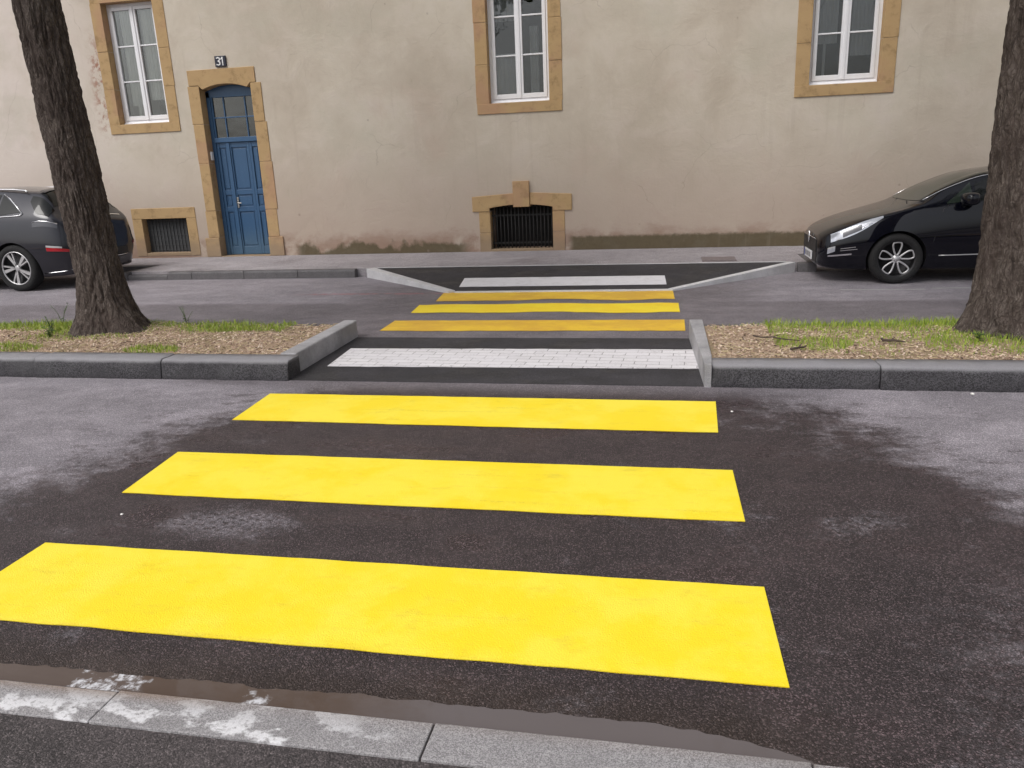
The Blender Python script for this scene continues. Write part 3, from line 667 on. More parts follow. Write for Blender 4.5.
def part_root(name, parent=house, label=None):
    o = bpy.data.objects.new(name, None); COL.objects.link(o); o.parent = parent; o.empty_display_size = .1
    if label: o['label'] = label
    return o
YF = WY - .012     # face of the stone trim
def window(cx, kind, lab):
    c = cx*S; root = part_root('window', house, lab)
    x0, x1 = c-hw, c+hw; ow = .195*S; z0, z1 = wb, wt
    g = MB(); yb = WY+.22
    ins = .003
    zj = [z0, z0+.62, z0+1.27, z1]
    for s_ in (-1, 1):
        for a, b in zip(zj, zj[1:]):
            xa, xb = (x0-ow, x0+ins) if s_ < 0 else (x1-ins, x1+ow)
            w = random.uniform(0, .012)
            if s_ < 0: xa -= w
            else: xb += w
            g.box(xa, xb, YF+random.uniform(-.003, .003), yb, a+.002, b-.002)
    g.box(x0-ow, x1+ow, YF-.006, yb, z0-.155*S, z0+.003)
    g.box(x0-ow, x1+ow, YF, yb, z1-.003, z1+.2)
    H(g, 'surround', M['stone'], root, .006)
    # joinery
    rec = .13; ya, yb2 = WY+rec, WY+rec+.07
    fw = .055; g = MB()
    g.box(x0+.004, x0+fw, ya+.012, yb2, z0+.004, z1-.004); g.box(x1-fw, x1-.004, ya+.012, yb2, z0+.004, z1-.004)
    g.box(x0+fw, x1-fw, ya+.012, yb2, z0+.004, z0+.07); g.box(x0+fw, x1-fw, ya+.012, yb2, z1-fw, z1-.004)
    g.prism([(ya-.035, z0+.006), (ya-.035, z0+.022), (ya+.0115, z0+.05), (ya+.0115, z0+.006)], 'x', x0+.02, x1-.02)   # weather bar
    H(g, 'frame', M['window_white'], root, .004)
    g = MB(); st = .058
    for a, b in ((x0+fw+.003, c-.003), (c+.003, x1-fw-.003)):
        za, zb = z0+.073, z1-fw-.003
        g.box(a, a+st, ya, yb2-.015, za, zb); g.box(b-st, b, ya, yb2-.015, za, zb)
        g.box(a+st, b-st, ya, yb2-.015, za, za+.075); g.box(a+st, b-st, ya, yb2-.015, zb-st, zb)
        for k in (1, 2):
            zz = za+.075 + (zb-st-za-.075)*k/3; g.box(a+st, b-st, ya+.008, yb2-.02, zz-.012, zz+.012)
    g.box(c-.022, c+.022, ya-.014, ya-.001, z0+.075, z1-fw-.004)
    H(g, 'casement', M['window_white'], root, .004)
    g = MB(); g.box(x0+fw+st, x1-fw-st, ya+.030, ya+.036, z0+.10, z1-.06); H(g, 'pane', M['pane'], root)
    # curtains hang behind the glass
    g = MB(); yc = ya+.11
    def cur(a, b, za, zb, amp, fr, gap=0):
        N = 46; vs = []
        for i in range(N+1):
            f = i/N; x = a+(b-a)*f
            vs += [(x, yc+amp*math.sin(f*fr)+amp*.6*math.sin(f*fr*2.3+1), za), (x, yc+amp*.6*math.sin(f*fr)+amp*.4*math.sin(f*fr*2.3+1), zb)]
        g.add(vs, [(2*i, 2*i+2, 2*i+3, 2*i+1) for i in range(N)], 0, True)
    if kind == 'pale':
        cur(x0+.17, c-.10, z0+.34, z1, .022, 40); cur(c+.06, x1-.05, z0+.42, z1, .02, 36); cur(x0+.27, c-.16, z0+.03, z0+.36, .02, 22)
        m = M['curtain']
    elif kind == 'grey':
        cur(x0, c-.02, z0+.02, z0+.80, .008, 40); cur(x0, c-.02, z0+1.30, z1, .01, 30); cur(c+.17, x1-.2, z0+.15, z0+1.2, .012, 20)
        m = M['curtain_grey']
    else:
        cur(x0+.05, c-.10, z0+.62, z1, .015, 38); cur(c+.06, x1-.04, z0+.42, z1, .018, 36); cur(x0+.22, x0+.26, z0+.05, z0+.66, .004, 8)
        m = M['curtain_grey']
    H(g, 'curtain', m, root)
    g = MB(); g.box(x0-.5, x1+.5, WY+WT+1.6, WY+WT+1.65, 1.12, 4.99); H(g, 'room_partition', M['interior'], root)
window(*WIN[0], 'narrow looking window with pale curtains above the square cellar vent')
window(*WIN[1], 'window with white casements above the arched cellar vent')
window(*WIN[2], 'window with white casements above the black car')

# door
droot = part_root('door')
def arch_pts(x0, x1, zs_, rise, n=14):
    return [(x0+(x1-x0)*i/n, zs_ + rise*(1-((2*i/n)-1)**2)) for i in range(n+1)]
SP = 2.93*S; RI = .10*S
g = MB()
lx0, lx1 = -8.04*S, -6.80*S
ap = arch_pts(D0-.001, D1+.001, SP, RI)
g.prism([(lx0, SP+.10)] + [(D0-.001, SP+.10)] + ap[1:-1] + [(D1+.001, SP+.10), (lx1, SP+.10), (lx1, 3.27*S), (lx0, 3.27*S)], 'y', YF-.008, WY+.26)
zj = [.155, .48*S, .95*S, 1.75*S, 2.4*S, SP+.098]
for s_ in (-1, 1):
    for k, (a, b) in enumerate(zip(zj, zj[1:])):
        w = .205*S + (.07 if k == 0 else random.uniform(-.02, .03))
        pr = .02 if k == 0 else random.uniform(-.003, .004)
        xa, xb = (D0-w, D0+.004) if s_ < 0 else (D1-.004, D1+w)
        g.box(xa, xb, YF-pr, WY+.26, a+.002, b-.002)
g.box(D0+.004, D1-.004, YF-.02, WY+.3, .10, .168)
H(g, 'door_surround', M['stone'], house, .008)
YD = WY+.20
g = MB()  # fixed frame with arched head
a, b = D0+.006, D1-.006; TZ = 2.10*S
g.box(a, a+.075, YD-.03, YD+.06, .17, SP+.005); g.box(b-.045, b, YD-.03, YD+.06, .17, SP+.005)
g.box(a+.075, b-.045, YD-.045, YD+.06, TZ, TZ+.085)
up = arch_pts(a, b, SP+.006, RI-.004)
g.prism([(a, SP-.10), (b, SP-.10)] + up[::-1], 'y', YD-.03, YD+.06)
H(g, 'frame', M['blue'], droot, .004)
g = MB(); za, zb = TZ+.086, SP-.101; ia, ib = a+.076, b-.046
for k in (1, 2): xx = ia+(ib-ia)*(.28 if k == 1 else .76); g.box(xx-.011, xx+.011, YD-.012, YD+.03, za, zb)
zz = (za+zb)/2; g.box(ia, ib, YD-.010, YD+.028, zz-.011, zz+.011)
g.box(ia, ia+.03, YD-.012, YD+.03, za, zb); g.box(ib-.03, ib, YD-.012, YD+.03, za, zb)
H(g, 'fanlight_bars', M['blue'], droot, .003)
g = MB(); g.box(ia, ib, YD+.006, YD+.010, za, zb); H(g, 'fanlight_pane', M['pane'], droot)
def leaf(x0, x1, cols):
    g = MB(); zb_, zt = .175, TZ-.004
    g.box(x0, x1, YD+.012, YD+.045, zb_, zt)
    st = .05; rails = [(zb_, zb_+.15), (.98, 1.07), (1.29, 1.38), (zt-.09, zt)]
    for c0, c1 in cols:
        g.box(c0, c0+st, YD-.012, YD+.0118, zb_, zt); g.box(c1-st, c1, YD-.012, YD+.0118, zb_, zt)
        for r0, r1 in rails: g.box(c0+st, c1-st, YD-.008, YD+.0118, r0, r1)
        zz = [rails[0][1], rails[1][0], rails[1][1], rails[2][0], rails[2][1], rails[3][0]]
        for p, q_ in ((zz[0], zz[1]), (zz[2], zz[3]), (zz[4], zz[5])):
            e = .028
            if c1-st-e-(c0+st+e) > .03: g.box(c0+st+e, c1-st-e, YD+.002, YD+.0116, p+e, q_-e)
    return g
xm = ia + (ib-ia)*.27; x2 = ia+(ib-ia)*.74
H(leaf(ia+.002, xm-.002, [(ia+.002, xm-.004)]), 'leaf', M['blue'], droot, .004)
g = leaf(xm+.002, ib-.002, [(xm+.004, x2), (x2+.001, ib-.002)])
g.box(xm-.035, xm+.028, YD-.030, YD-.0125, .18, TZ-.01)
H(g, 'leaf', M['blue'], droot, .004)
g = MB(); hx = xm+.055; g.box(hx-.016, hx+.016, YD-.022, YD-.012, 1.05, 1.24)
g.tube([(hx, YD-.012, 1.14), (hx, YD-.06, 1.14), (hx+.09, YD-.065, 1.135)], .009, 8)
H(g, 'handle', M['metal'], droot, .002)
g = MB(); g.box(ia, ib, YD+.5, YD+.55, .2, SP); H(g, 'hall_backing', M['interior'], droot)
# entry phone on the jamb
g = MB(); ex = D0-.02; g.box(D0+.0045, D0+.035, WY+.06, WY+.13, 1.93, 2.08); H(g, 'doorbell', M['enamel_white'], house, .005)
# house number plate
nx0, nx1, nz0, nz1 = -7.485*S, -7.285*S, 3.295*S, 3.465*S
g = MB(); g.box(nx0, nx1, WY-.03, WY-.003, nz0, nz1); num = H(g, 'house_number', M['enamel'], house, .006)
def strokes(segs, th): 
    g = MB()
    for (x0_, z0_), (x1_, z1_) in segs:
        d = Vector((x1_-x0_, 0, z1_-z0_)); n_ = Vector((-d.z, 0, d.x)).normalized()*th*.5; e = d.normalized()*th*.5
        p, q_ = Vector((x0_, 0, z0_))-e, Vector((x1_, 0, z1_))+e
        vs = [p+n_, p-n_, q_-n_, q_+n_]
        g.add([(v.x, WY-.034-.0003*len(g.f)/6, v.z) for v in vs]+[(v.x, WY-.0315, v.z) for v in vs], [(0, 1, 2, 3), (0, 4, 5, 1), (1, 5, 6, 2), (2, 6, 7, 3), (3, 7, 4, 0)])
    return g
def NP(u, v): return (nx0+(nx1-nx0)*u, nz0+(nz1-nz0)*v)
three = [NP(.2, .80), NP(.33, .84), NP(.46, .78), NP(.47, .62), NP(.34, .52), NP(.47, .42), NP(.47, .24), NP(.33, .16), NP(.19, .21)]
one = [NP(.60, .70), NP(.73, .84), NP(.73, .16)]
g = strokes(list(zip(three, three[1:])) + list(zip(one, one[1:])), .018); o = H(g, 'numerals', M['enamel_white'], num)
# square cellar vent
v1 = part_root('cellar_vent', house, 'square stone framed cellar vent with a grey metal grid'); a, b, c, d = V1; bw = .19*S
g = MB()
g.box(a-bw, b+bw, YF, WY+.25, d-.003, d+.185*S); g.box(a-bw, a+.003, YF+.002, WY+.25, c-.06, d-.005); g.box(b-.003, b+bw, YF+.002, WY+.25, c-.06, d-.005); g.box(a+.003, b-.003, YF+.004, WY+.25, c-.06, c+.003)
H(g, 'surround', M['stone'], v1, .008)
g = MB(); g.box(a+.004, b-.004, WY+.14, WY+.155, c+.004, d-.004); 
for k in range(13): xx = a+(b-a)*(k+.5)/13; g.box(xx-.008, xx+.008, WY+.122, WY+.139, c+.004, d-.004)
for k in range(7): zz = c+(d-c)*(k+.5)/7; g.box(a+.004, b-.004, WY+.128, WY+.1385, zz-.008, zz+.008)
H(g, 'grille', M['iron_grey'], v1)
# arched cellar vent with keystone
v2 = part_root('cellar_vent', house, 'arched cellar vent with keystone and upright black bars'); a, b, c, d = V2
g = MB(); sp = .85*S
ap = arch_pts(a, b, sp, .05*S)
KX0, KX1 = -2.50*S, -2.225*S
def lower(xx): f = (xx-a)/(b-a); return sp+.05*S*(1-(2*f-1)**2)
left = [(-3.19*S, .80*S), (a, .80*S), (a, sp)] + [p for p in ap if a < p[0] < KX0] + [(KX0, lower(KX0)), (KX0, 1.08*S), (-3.19*S, 1.04*S)]
right = [(KX1, lower(KX1))] + [p for p in ap if KX1 < p[0] < b] + [(b, sp), (b, .79*S), (-1.54*S, .79*S), (-1.54*S, 1.045*S), (KX1, 1.085*S)]
g.prism(left, 'y', YF-.01, WY+.25); g.prism(right, 'y', YF-.01, WY+.25)
g.box(KX0+.002, KX1-.002, YF-.035, WY+.25, .86*S, 1.27*S)
for xa, xb in ((-3.085*S, a+.003), (b-.003, -1.66*S)):
    g.box(xa, xb, YF, WY+.25, .455*S, .795*S); g.box(xa, xb, YF-.002, WY+.25, .14, .45*S)
g.box(a+.003, b-.003, YF, WY+.25, .12, .185*S)
H(g, 'surround', M['stone'], v2, .008)
g = MB()
for k in range(17): xx = a+(b-a)*(k+.5)/17; g.tube([(xx, WY+.11, c), (xx, WY+.11, lower(xx)+.02)], .011, 6)
for zz in (c+.10, c+.58): g.box(a, b, WY+.118, WY+.130, zz-.014, zz+.014)
H(g, 'grille', M['iron'], v2)
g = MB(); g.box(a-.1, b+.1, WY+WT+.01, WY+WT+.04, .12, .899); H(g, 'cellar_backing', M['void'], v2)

# ------------------------------------------------------------------ trees
def make_tree(loc, axis, rad, lab, seed, flare=1.0):
    """axis: list of (z, dx, dy, r) relative to loc"""
    rnd = random.Random(seed); root = empty('street_tree', loc, lab, 'tree')
    def ax(z):
        for (z0, a0, b0, r0), (z1, a1, b1, r1) in zip(axis, axis[1:]):
            if z <= z1 or (z1 == axis[-1][0]):
                f = (z-z0)/(z1-z0); return a0+(a1-a0)*f, b0+(b1-b0)*f, r0+(r1-r0)*f
    g = MB(); NZ, NA = 420, 190; top = axis[-1][0]; z0 = -.12
    for i in range(NZ+1):
        z = z0 + (top-z0)*(i/NZ); cx, cy, r = ax(max(z, 0))
        for k in range(NA):
            t = 2*PI*k/NA; u, v = math.cos(t), math.sin(t)
            fl = flare*math.exp(-max(z, -.1)/.22)*(1+.22*math.sin(t*3+seed)+.16*math.sin(t*5+seed*2))
            rr = r*(1+fl) + .016*noise.noise((u*1.3+seed, v*1.3, z*.8))
            p = Vector((u*r*8.5, v*r*8.5, z*1.4 + seed*3))
            q = p + Vector((noise.noise(p*1.7), noise.noise(p*1.7+Vector((9, 0, 0))), 0))*.55
            # long vertical plates separated by furrows
            w1 = abs(noise.noise(Vector((q.x*2.0, q.y*2.0, q.z*1.5)))); w2 = abs(noise.noise(Vector((q.x*4.2, q.y*4.2, q.z*3.6+5))))
            rg = min(1, w1*3.2)*.6 + min(1, w2*2.8)*.4
            rr += .032*(rg-.55) + .006*noise.noise(Vector((q.x*9, q.y*9, z*16)))
            g.v.append((cx+u*rr, cy+v*rr, z))
    for i in range(NZ):
        for k in range(NA): a = i*NA+k; b = i*NA+(k+1) % NA; g.f.append((a, b, b+NA, a+NA)); g.mi.append(0); g.sm.append(True)
    g.build('trunk', M['bark'], root, recalc=False)
    tx, ty, tr = ax(top); T = Vector((tx, ty, top-.1)); tips = []
    for k in range(6):
        a = 2*PI*k/6 + rnd.uniform(-.3, .3); l = rnd.uniform(2.2, 3.4); d = Vector((math.cos(a)*.75, math.sin(a)*.75, rnd.uniform(.8, 1.3)))
        pts = [T, T+d*l*.35, T+d*l*.7+Vector((0, 0, .1)), T+d*l+Vector((rnd.gauss(0, .2), rnd.gauss(0, .2), .3))]
        lm = MB(); lm.tube(pts, [tr*.55, tr*.42, tr*.28, tr*.12], 10)
        for q in (1, 2):
            for s_ in (0, 1):
                e = pts[q] + Vector((rnd.gauss(0, .7), rnd.gauss(0, .7), rnd.uniform(.5, 1.3))); lm.tube([pts[q], pts[q].lerp(e, .5)+Vector((0, 0, .1)), e], [tr*.2, tr*.13, tr*.05], 7); tips.append(e)
        tips += [pts[3], pts[2]]
        lm.build('limb', M['bark'], root)
    c = MB()
    for e in tips:
        for cl in range(7):
            cc = e + Vector((rnd.gauss(0, .75), rnd.gauss(0, .75), rnd.gauss(0, .6))); 
            for _ in range(60):
                p = cc + Vector((rnd.gauss(0, .26), rnd.gauss(0, .26), rnd.gauss(0, .2)))
                n = Vector((rnd.gauss(0, 1), rnd.gauss(0, 1), rnd.gauss(0, 1)+.7)).normalized(); s1 = n.orthogonal().normalized(); s1 = (s1*math.cos(_)+n.cross(s1)*math.sin(_)); s2 = n.cross(s1); l = rnd.uniform(.06, .12)
                c.add([p-s1*l, p+s2*l*.5-s1*l*.1, p+s1*l, p-s2*l*.5-s1*l*.1], [(0, 1, 2, 3)])
    c.build('crown', M['leaf'], root, recalc=False)
make_tree((-5.50, 6.75, .16), [(0, 0, 0, .20), (1.29, -.06, 0, .20), (3.06, -.165, 0, .185), (4.6, -.26, 0, .17)], .82,
          'slanting brown tree trunk with furrowed bark in front of the grey car', 2)
make_tree((2.79, 6.75, .16), [(0, .02, 0, .375), (1.05, .0, 0, .365), (2.46, .0, 0, .355), (4.8, .02, 0, .32)], .36,
          'thick straight tree trunk with dark bark in front of the black car', 5, .34)

# ------------------------------------------------------------------ cars
def pchip(xs, ys):
    n = len(xs); h = [xs[i+1]-xs[i] for i in range(n-1)]; d = [(ys[i+1]-ys[i])/h[i] for i in range(n-1)]; m = [0]*n
    m[0], m[-1] = d[0], d[-1]
    for i in range(1, n-1):
        if d[i-1]*d[i] > 0:
            w1, w2 = 2*h[i]+h[i-1], h[i]+2*h[i-1]; m[i] = (w1+w2)/(w1/d[i-1]+w2/d[i])
    def f(x):
        x = min(max(x, xs[0]), xs[-1]); i = 0
        while i < n-2 and x > xs[i+1]: i += 1
        t = (x-xs[i])/h[i]; a, b = (1+2*t)*(1-t)**2, t*(1-t)**2
        return a*ys[i]+b*h[i]*m[i]+(t*t*(3-2*t))*ys[i+1]+(t*t*(t-1))*h[i]*m[i+1]
    return f
class Shell:
    """car body surface: x along the length, v along the half section (0 underside .. 4 waist .. 5 roof edge .. 7 roof centre)"""
    def __init__(s, st):
        s.x0, s.x1 = st[0][0], st[-1][0]; xs = [r[0] for r in st]
        s.c = [pchip(xs, [r[k] for r in st]) for k in range(1, 10)]
    def ctrl(s, x):
        zb, ws, zm, wm, zbl, wbl, zre, wre, zt = [f(x) for f in s.c]
        return [(-.001, zb), (ws*.86, zb), (ws, zb+.07), (wm, zm), (wbl, zbl), (wre, zre), (wre*.62, zre+(zt-zre)*.72), (0.0, zt)]
    def P(s, x, v, side=-1, off=0):
        c = s.ctrl(x); i = min(int(v), 6); t = v-i
        p0 = c[i-1] if i > 0 else (-c[1][0], c[1][1]); p1, p2 = c[i], c[i+1]; p3 = c[i+2] if i < 6 else (-c[6][0], c[6][1])
        T = .62
        def cr(a, b, c_, d): 
            m1, m2 = (c_-a)*.5*T*1.3, (d-b)*.5*T*1.3
            return (2*t**3-3*t*t+1)*b+(t**3-2*t*t+t)*m1+(-2*t**3+3*t*t)*c_+(t**3-t*t)*m2
        return Vector((x, side*max(0, cr(p0[0], p1[0], p2[0], p3[0])), cr(p0[1], p1[1], p2[1], p3[1])))
    def N(s, x, v, side):
        e = .004
        xa, xb = max(s.x0, x-e), min(s.x1, x+e); va, vb = max(0, v-.02), min(7, v+.02)
        n = (s.P(xb, v, side)-s.P(xa, v, side)).cross(s.P(x, vb, side)-s.P(x, va, side))*(-side)
        n = -n if n.length and (n.y*side < 0 and abs(n.y) > abs(n.z)) else n
        if v > 5.2 and n.z < 0: n = -n
        return n.normalized() if n.length > 1e-9 else Vector((0, side, 0))
    def patch(s, mb, x0, x1, lo, hi, side=-1, off=.004, nx=24, nv=10, mi=0):
        vs = []; L = lambda f, q: f(q) if callable(f) else f
        for i in range(nx+1):
            q = i/nx; x = x0+(x1-x0)*q
            for j in range(nv+1):
                v = L(lo, q)+(L(hi, q)-L(lo, q))*j/nv; p = s.P(x, v, side); vs.append(p+s.N(x, v, side)*off)
        mb.add(vs, [(i*(nv+1)+j, (i+1)*(nv+1)+j, (i+1)*(nv+1)+j+1, i*(nv+1)+j+1) for i in range(nx) for j in range(nv)], mi, True)
    def across(s, mb, x0, x1, vlo, off=.004, nx=20, nv=12, mi=0, curve=0.0):
        """a patch that runs over the centre line (windscreen, rear window); curve bends its ends along x"""
        vs = []
        for i in range(nx+1):
            for j in range(2*nv+1):
                side = -1 if j < nv else 1; u = (j-nv)/nv; q = i/nx
                v = 7-(7-(vlo(q) if callable(vlo) else vlo))*abs(u)
                x = x0+(x1-x0)*q + curve*u*u
                p = s.P(x, v, side); vs.append(p+s.N(x, v, side)*off)
        w = 2*nv+1
        mb.add(vs, [(i*w+j, (i+1)*w+j, (i+1)*w+j+1, i*w+j+1) for i in range(nx) for j in range(2*nv)], mi, True)
    def line(s, mb, pts, r, side=-1, off=.0, mi=0):
        mb.tube([s.P(x, v, side)+s.N(x, v, side)*off for x, v in pts], r, 6, mi)
    def body(s, wheels, wr, paint, dark):
        g = MB(); NX = 130; NV = 74
        xs = [s.x0+(s.x1-s.x0)*(.5-.5*math.cos(PI*i/NX))*.35 + (s.x1-s.x0)*(i/NX)*.65 for i in range(NX+1)]
        ring = [(7*j/NV, -1) for j in range(NV+1)] + [(7*j/NV, 1) for j in range(NV-1, 0, -1)]; n = len(ring)
        for x in xs:
            for v, sd in ring:
                p = s.P(x, v, sd); 
                if v in (0, 7): p.y = 0
                g.v.append(tuple(p))
        for i in range(NX):
            for k in range(n): g.f.append((i*n+k, (i+1)*n+k, (i+1)*n+(k+1) % n, i*n+(k+1) % n)); g.mi.append(0); g.sm.append(True)
        for base in (0, NX*n): g.f.append(tuple(range(base, base+n))); g.mi.append(0); g.sm.append(False)
        o = g.build('body', [paint, dark])
        cut = MB()
        for wx in wheels:
            for sd in (-1, 1):
                y0, y1 = (sd*1.3, sd*.42)
                pts = [(wx+wr*math.cos(2*PI*k/48), wr*math.sin(2*PI*k/48)+s.wz) for k in range(48)]
                cut.prism(pts, 'y', min(y0, y1), max(y0, y1), 1)
        co = cut.build('cutter', [paint, dark])
        md = o.modifiers.new('b', 'BOOLEAN'); md.operation = 'DIFFERENCE'; md.object = co; md.solver = 'EXACT'
        bpy.context.view_layer.update()
        me = bpy.data.meshes.new_from_object(o.evaluated_get(bpy.context.evaluated_depsgraph_get()))
        o.modifiers.clear(); o.data = me; me.name = 'body'
        me.set_sharp_from_angle(angle=math.radians(38))
        bpy.data.objects.remove(co); return o

def put(mb, name, mat, parent, bevel=0): return mb.build(name, mat, parent, bevel)
def wheel(parent, x, side, hw_, z, R_, rimr, style):
    """side -1 is the near side; wheel centre plane at side*hw_"""
    root = bpy.data.objects.new('wheel', None); COL.objects.link(root); root.parent = parent; root.location = (x, side*hw_, z)
    W = .105; o = side
    g = MB(); pr = [(rimr, -W*.85), (rimr+.02, -W), (R_-.035, -W*1.0), (R_-.008, -W*.8), (R_, -W*.45), (R_, W*.45), (R_-.008, W*.8), (R_-.035, W), (rimr+.02, W), (rimr, W*.85)]
    g.lathe(pr, (0, 0, 0), 56); put(g, 'tyre', M['rubber'], root)
    g = MB()  # barrel and back plate
    y = lambda d: o*d
    g.lathe([(rimr+.004, y(W*.9)), (rimr-.012, y(W*.86)), (rimr-.02, y(W*.5)), (rimr-.03, y(.0)), (.02, y(-.01)), (.0005, y(-.01))], (0, 0, 0), 48)
    put(g, 'rim', M['alloy_dark'], root)
    g = MB()
    if style == 'petal':
        for k in range(5):
            a = PI/2 + 2*PI*k/5; ca, sa = math.cos(a), math.sin(a); pts = []
            for q in range(25):
                t = q/24*2*PI; f_ = .5-.5*math.cos(t); ra = .045 + (rimr-.062)*f_; wd = -math.copysign(1, math.sin(t))*.066*(abs(math.sin(t))**.55)*(.30+.70*f_)
                pts.append((ra*ca-wd*sa, y(W*.62+.012*ra/rimr), ra*sa+wd*ca))
            g.tube(pts, .0125, 6, cap=False)
        g.lathe([(.052, y(W*.55)), (.048, y(W*.68)), (.0005, y(W*.72))], (0, 0, 0), 24)
    else:
        g.lathe([(rimr+.003, y(W*.90)), (rimr-.003, y(W*.95)), (rimr-.012, y(W*.93)), (rimr-.015, y(W*.80))], (0, 0, 0), 56)
        for k in range(5):
            a = PI/2+.25 + 2*PI*k/5
            for off, w in ((-.20, .013), (.17, .026)):
                a1 = a+off*.45; a2 = a+off+.12
                p = Vector((math.cos(a1)*.045, 0, math.sin(a1)*.045)); q_ = Vector((math.cos(a2)*(rimr-.015), 0, math.sin(a2)*(rimr-.015)))
                d = (q_-p).normalized(); n_ = Vector((-d.z, 0, d.x))
                vs = [p-n_*w*.6, p+n_*w*.6, q_+n_*w, q_-n_*w]; fr = [v+Vector((0, y(W*.80), 0)) for v in vs]; bk = [v+Vector((0, y(W*.45), 0)) for v in vs]
                g.add(fr+bk, [(0, 1, 2, 3), (4, 7, 6, 5), (0, 4, 5, 1), (1, 5, 6, 2), (2, 6, 7, 3), (3, 7, 4, 0)])
        g.lathe([(.05, y(W*.5)), (.045, y(W*.74)), (.03, y(W*.78)), (.0005, y(W*.78))], (0, 0, 0), 24)
    put(g, 'spokes', M['alloy'], root)

# --- black hatchback (nose towards -x)
ST = [ # x, zb, ws, zm, wm, zbelt, wbelt, zre, wre, ztop
 (-.06, .22, .50, .38, .56, .52, .53, .57, .42, .59),
 (0.00, .19, .62, .42, .69, .58, .64, .63, .50, .65),
 (0.12, .17, .70, .46, .77, .635, .72, .695, .58, .715),
 (0.35, .16, .755, .50, .825, .72, .775, .775, .64, .80),
 (0.65, .16, .77, .53, .855, .81, .80, .855, .67, .88),
 (0.92, .16, .775, .55, .865, .88, .808, .925, .68, .95),
 (1.02, .16, .775, .55, .865, .90, .812, .965, .675, .99),
 (1.38, .16, .775, .55, .865, .925, .82, 1.14, .625, 1.18),
 (1.80, .16, .775, .55, .865, .945, .822, 1.275, .575, 1.325),
 (2.30, .16, .775, .56, .865, .965, .82, 1.325, .56, 1.385),
 (3.00, .17, .775, .58, .865, .99, .805, 1.32, .55, 1.38),
 (3.50, .20, .765, .60, .86, 1.01, .78, 1.25, .535, 1.33),
 (3.80, .26, .74, .62, .83, 1.00, .73, 1.12, .54, 1.19),
 (3.98, .32, .68, .62, .76, .94, .66, .99, .50, 1.02),
 (4.06, .38, .58, .60, .64, .80, .55, .84, .42, .86)]
sh = Shell(ST); sh.wz = .31
car = empty('parked_car', (1.95, 11.235, 0), 'black hatchback parked nose first behind the thick straight tree', 'car', 'cars parked along the kerb')
b = sh.body([.82, 3.41], .345, M['paint_black'], M['plastic']); b.parent = car
for wx in (.82, 3.41):
    for sd in (-1, 1): wheel(car, wx, sd, .755, .31, .31, .222, 'petal')
g = MB(); sh.across(g, 1.02, 1.76, lambda q: 5.22-.05*q, off=.004, curve=.06); put(g, 'windscreen', M['car_glass_green'], car)
for sd in (-1, 1):
    g = MB(); sh.patch(g, 1.34, 1.62, 4.16, lambda q: 4.22+.62*q, sd, .004, 12, 8); put(g, 'quarter_light', M['car_glass_green'], car)
    g = MB(); sh.patch(g, 1.66, 2.38, 4.14, lambda q: 4.70+.16*min(1, q*4), sd, .004); put(g, 'side_window', M['car_glass'], car)
    g = MB(); sh.patch(g, 2.46, 3.22, 4.16, lambda q: 4.86-.35*max(0, q-.7)/.3, sd, .004); put(g, 'side_window', M['car_glass'], car)
    # headlamp: pale swept lens over a dark bowl
    h = MB(); sh.patch(h, .06, .64, lambda q: 3.40+.62*q-.16*math.sin(PI*q), lambda q: 4.0+.42*q-.16*max(0, q-.75)/.25, sd, .006, 26, 12); hl = put(h, 'headlight', M['lamp'], car)
    h = MB(); sh.patch(h, .19, .40, lambda q: 3.50+.16*q, lambda q: 3.86+.11*q, sd, .010, 8, 6); put(h, 'lamp_bowl', M['lamp_dark'], hl)
    h = MB(); sh.line(h, [(.12+.05*k, 3.42+.055*k) for k in range(9)], .006, sd, .004); put(h, 'lamp_trim', M['chrome'], hl)
    h = MB(); sh.patch(h, .03, .11, lambda q: 2.66+.1*q, 3.10, sd, .006, 5, 6); put(h, 'fog_light', M['lamp'], car)
    h = MB(); sh.patch(h, .04, .30, lambda q: 2.50+.04*q, lambda q: 2.58+.02*q, sd, .008, 10, 3); put(h, 'bumper_trim', M['chrome'], car)
    h = MB(); sh.patch(h, .17, .34, 2.84, 2.87, sd, .006, 10, 2); sh.patch(h, .17, .36, 2.74, 2.765, sd, .006, 10, 2); put(h, 'bumper_crease', M['alloy'], car)
    for ln in ([(1.20, 2.4), (1.22, 3.0), (1.30, 3.9), (1.36, 4.1)], [(2.42, 2.4), (2.43, 3.2), (2.42, 4.1)]):
        h = MB(); sh.line(h, ln, .0045, sd, .0005); put(h, 'door_seam', M['plastic'], car)
    h = MB(); sh.line(h, [(1.30+.1*k, 2.42+.006*k) for k in range(18)], .007, sd, .006); put(h, 'sill_trim', M['alloy'], car)
    h = MB(); sh.line(h, [(1.10+.075*k, 4.98) for k in range(11)], .006, sd, .006); put(h, 'pillar_trim', M['chrome'], car)
    # door mirror
    h = MB(); mp = sh.P(1.52, 4.12, sd)
    bm_ = bmesh.new(); bmesh.ops.create_uvsphere(bm_, u_segments=18, v_segments=12, radius=1)
    sq = lambda a: math.copysign(abs(a)**.7, a)
    vs = [(mp.x+.03+sq(v.co.x)*.095*(1-.25*v.co.y*sd), mp.y+sd*.15+sq(v.co.y)*.12, mp.z+.055+sq(v.co.z)*.075) for v in bm_.verts]; fs = [tuple(v.index for v in f.verts) for f in bm_.faces]; bm_.free()
    h.add(vs, fs, 0, True); h.tube([(mp.x, mp.y-.02*sd, mp.z-.03), (mp.x+.01, mp.y+.07*sd, mp.z+.0), (mp.x+.02, mp.y+.12*sd, mp.z+.04)], [.035, .03, .03], 8); put(h, 'door_mirror', M['paint_black'], car)
    h = MB(); sh.patch(h, 3.72, 4.0, 3.6, 4.2, sd, .006, 10, 8); put(h, 'tail_light', M['red'], car)
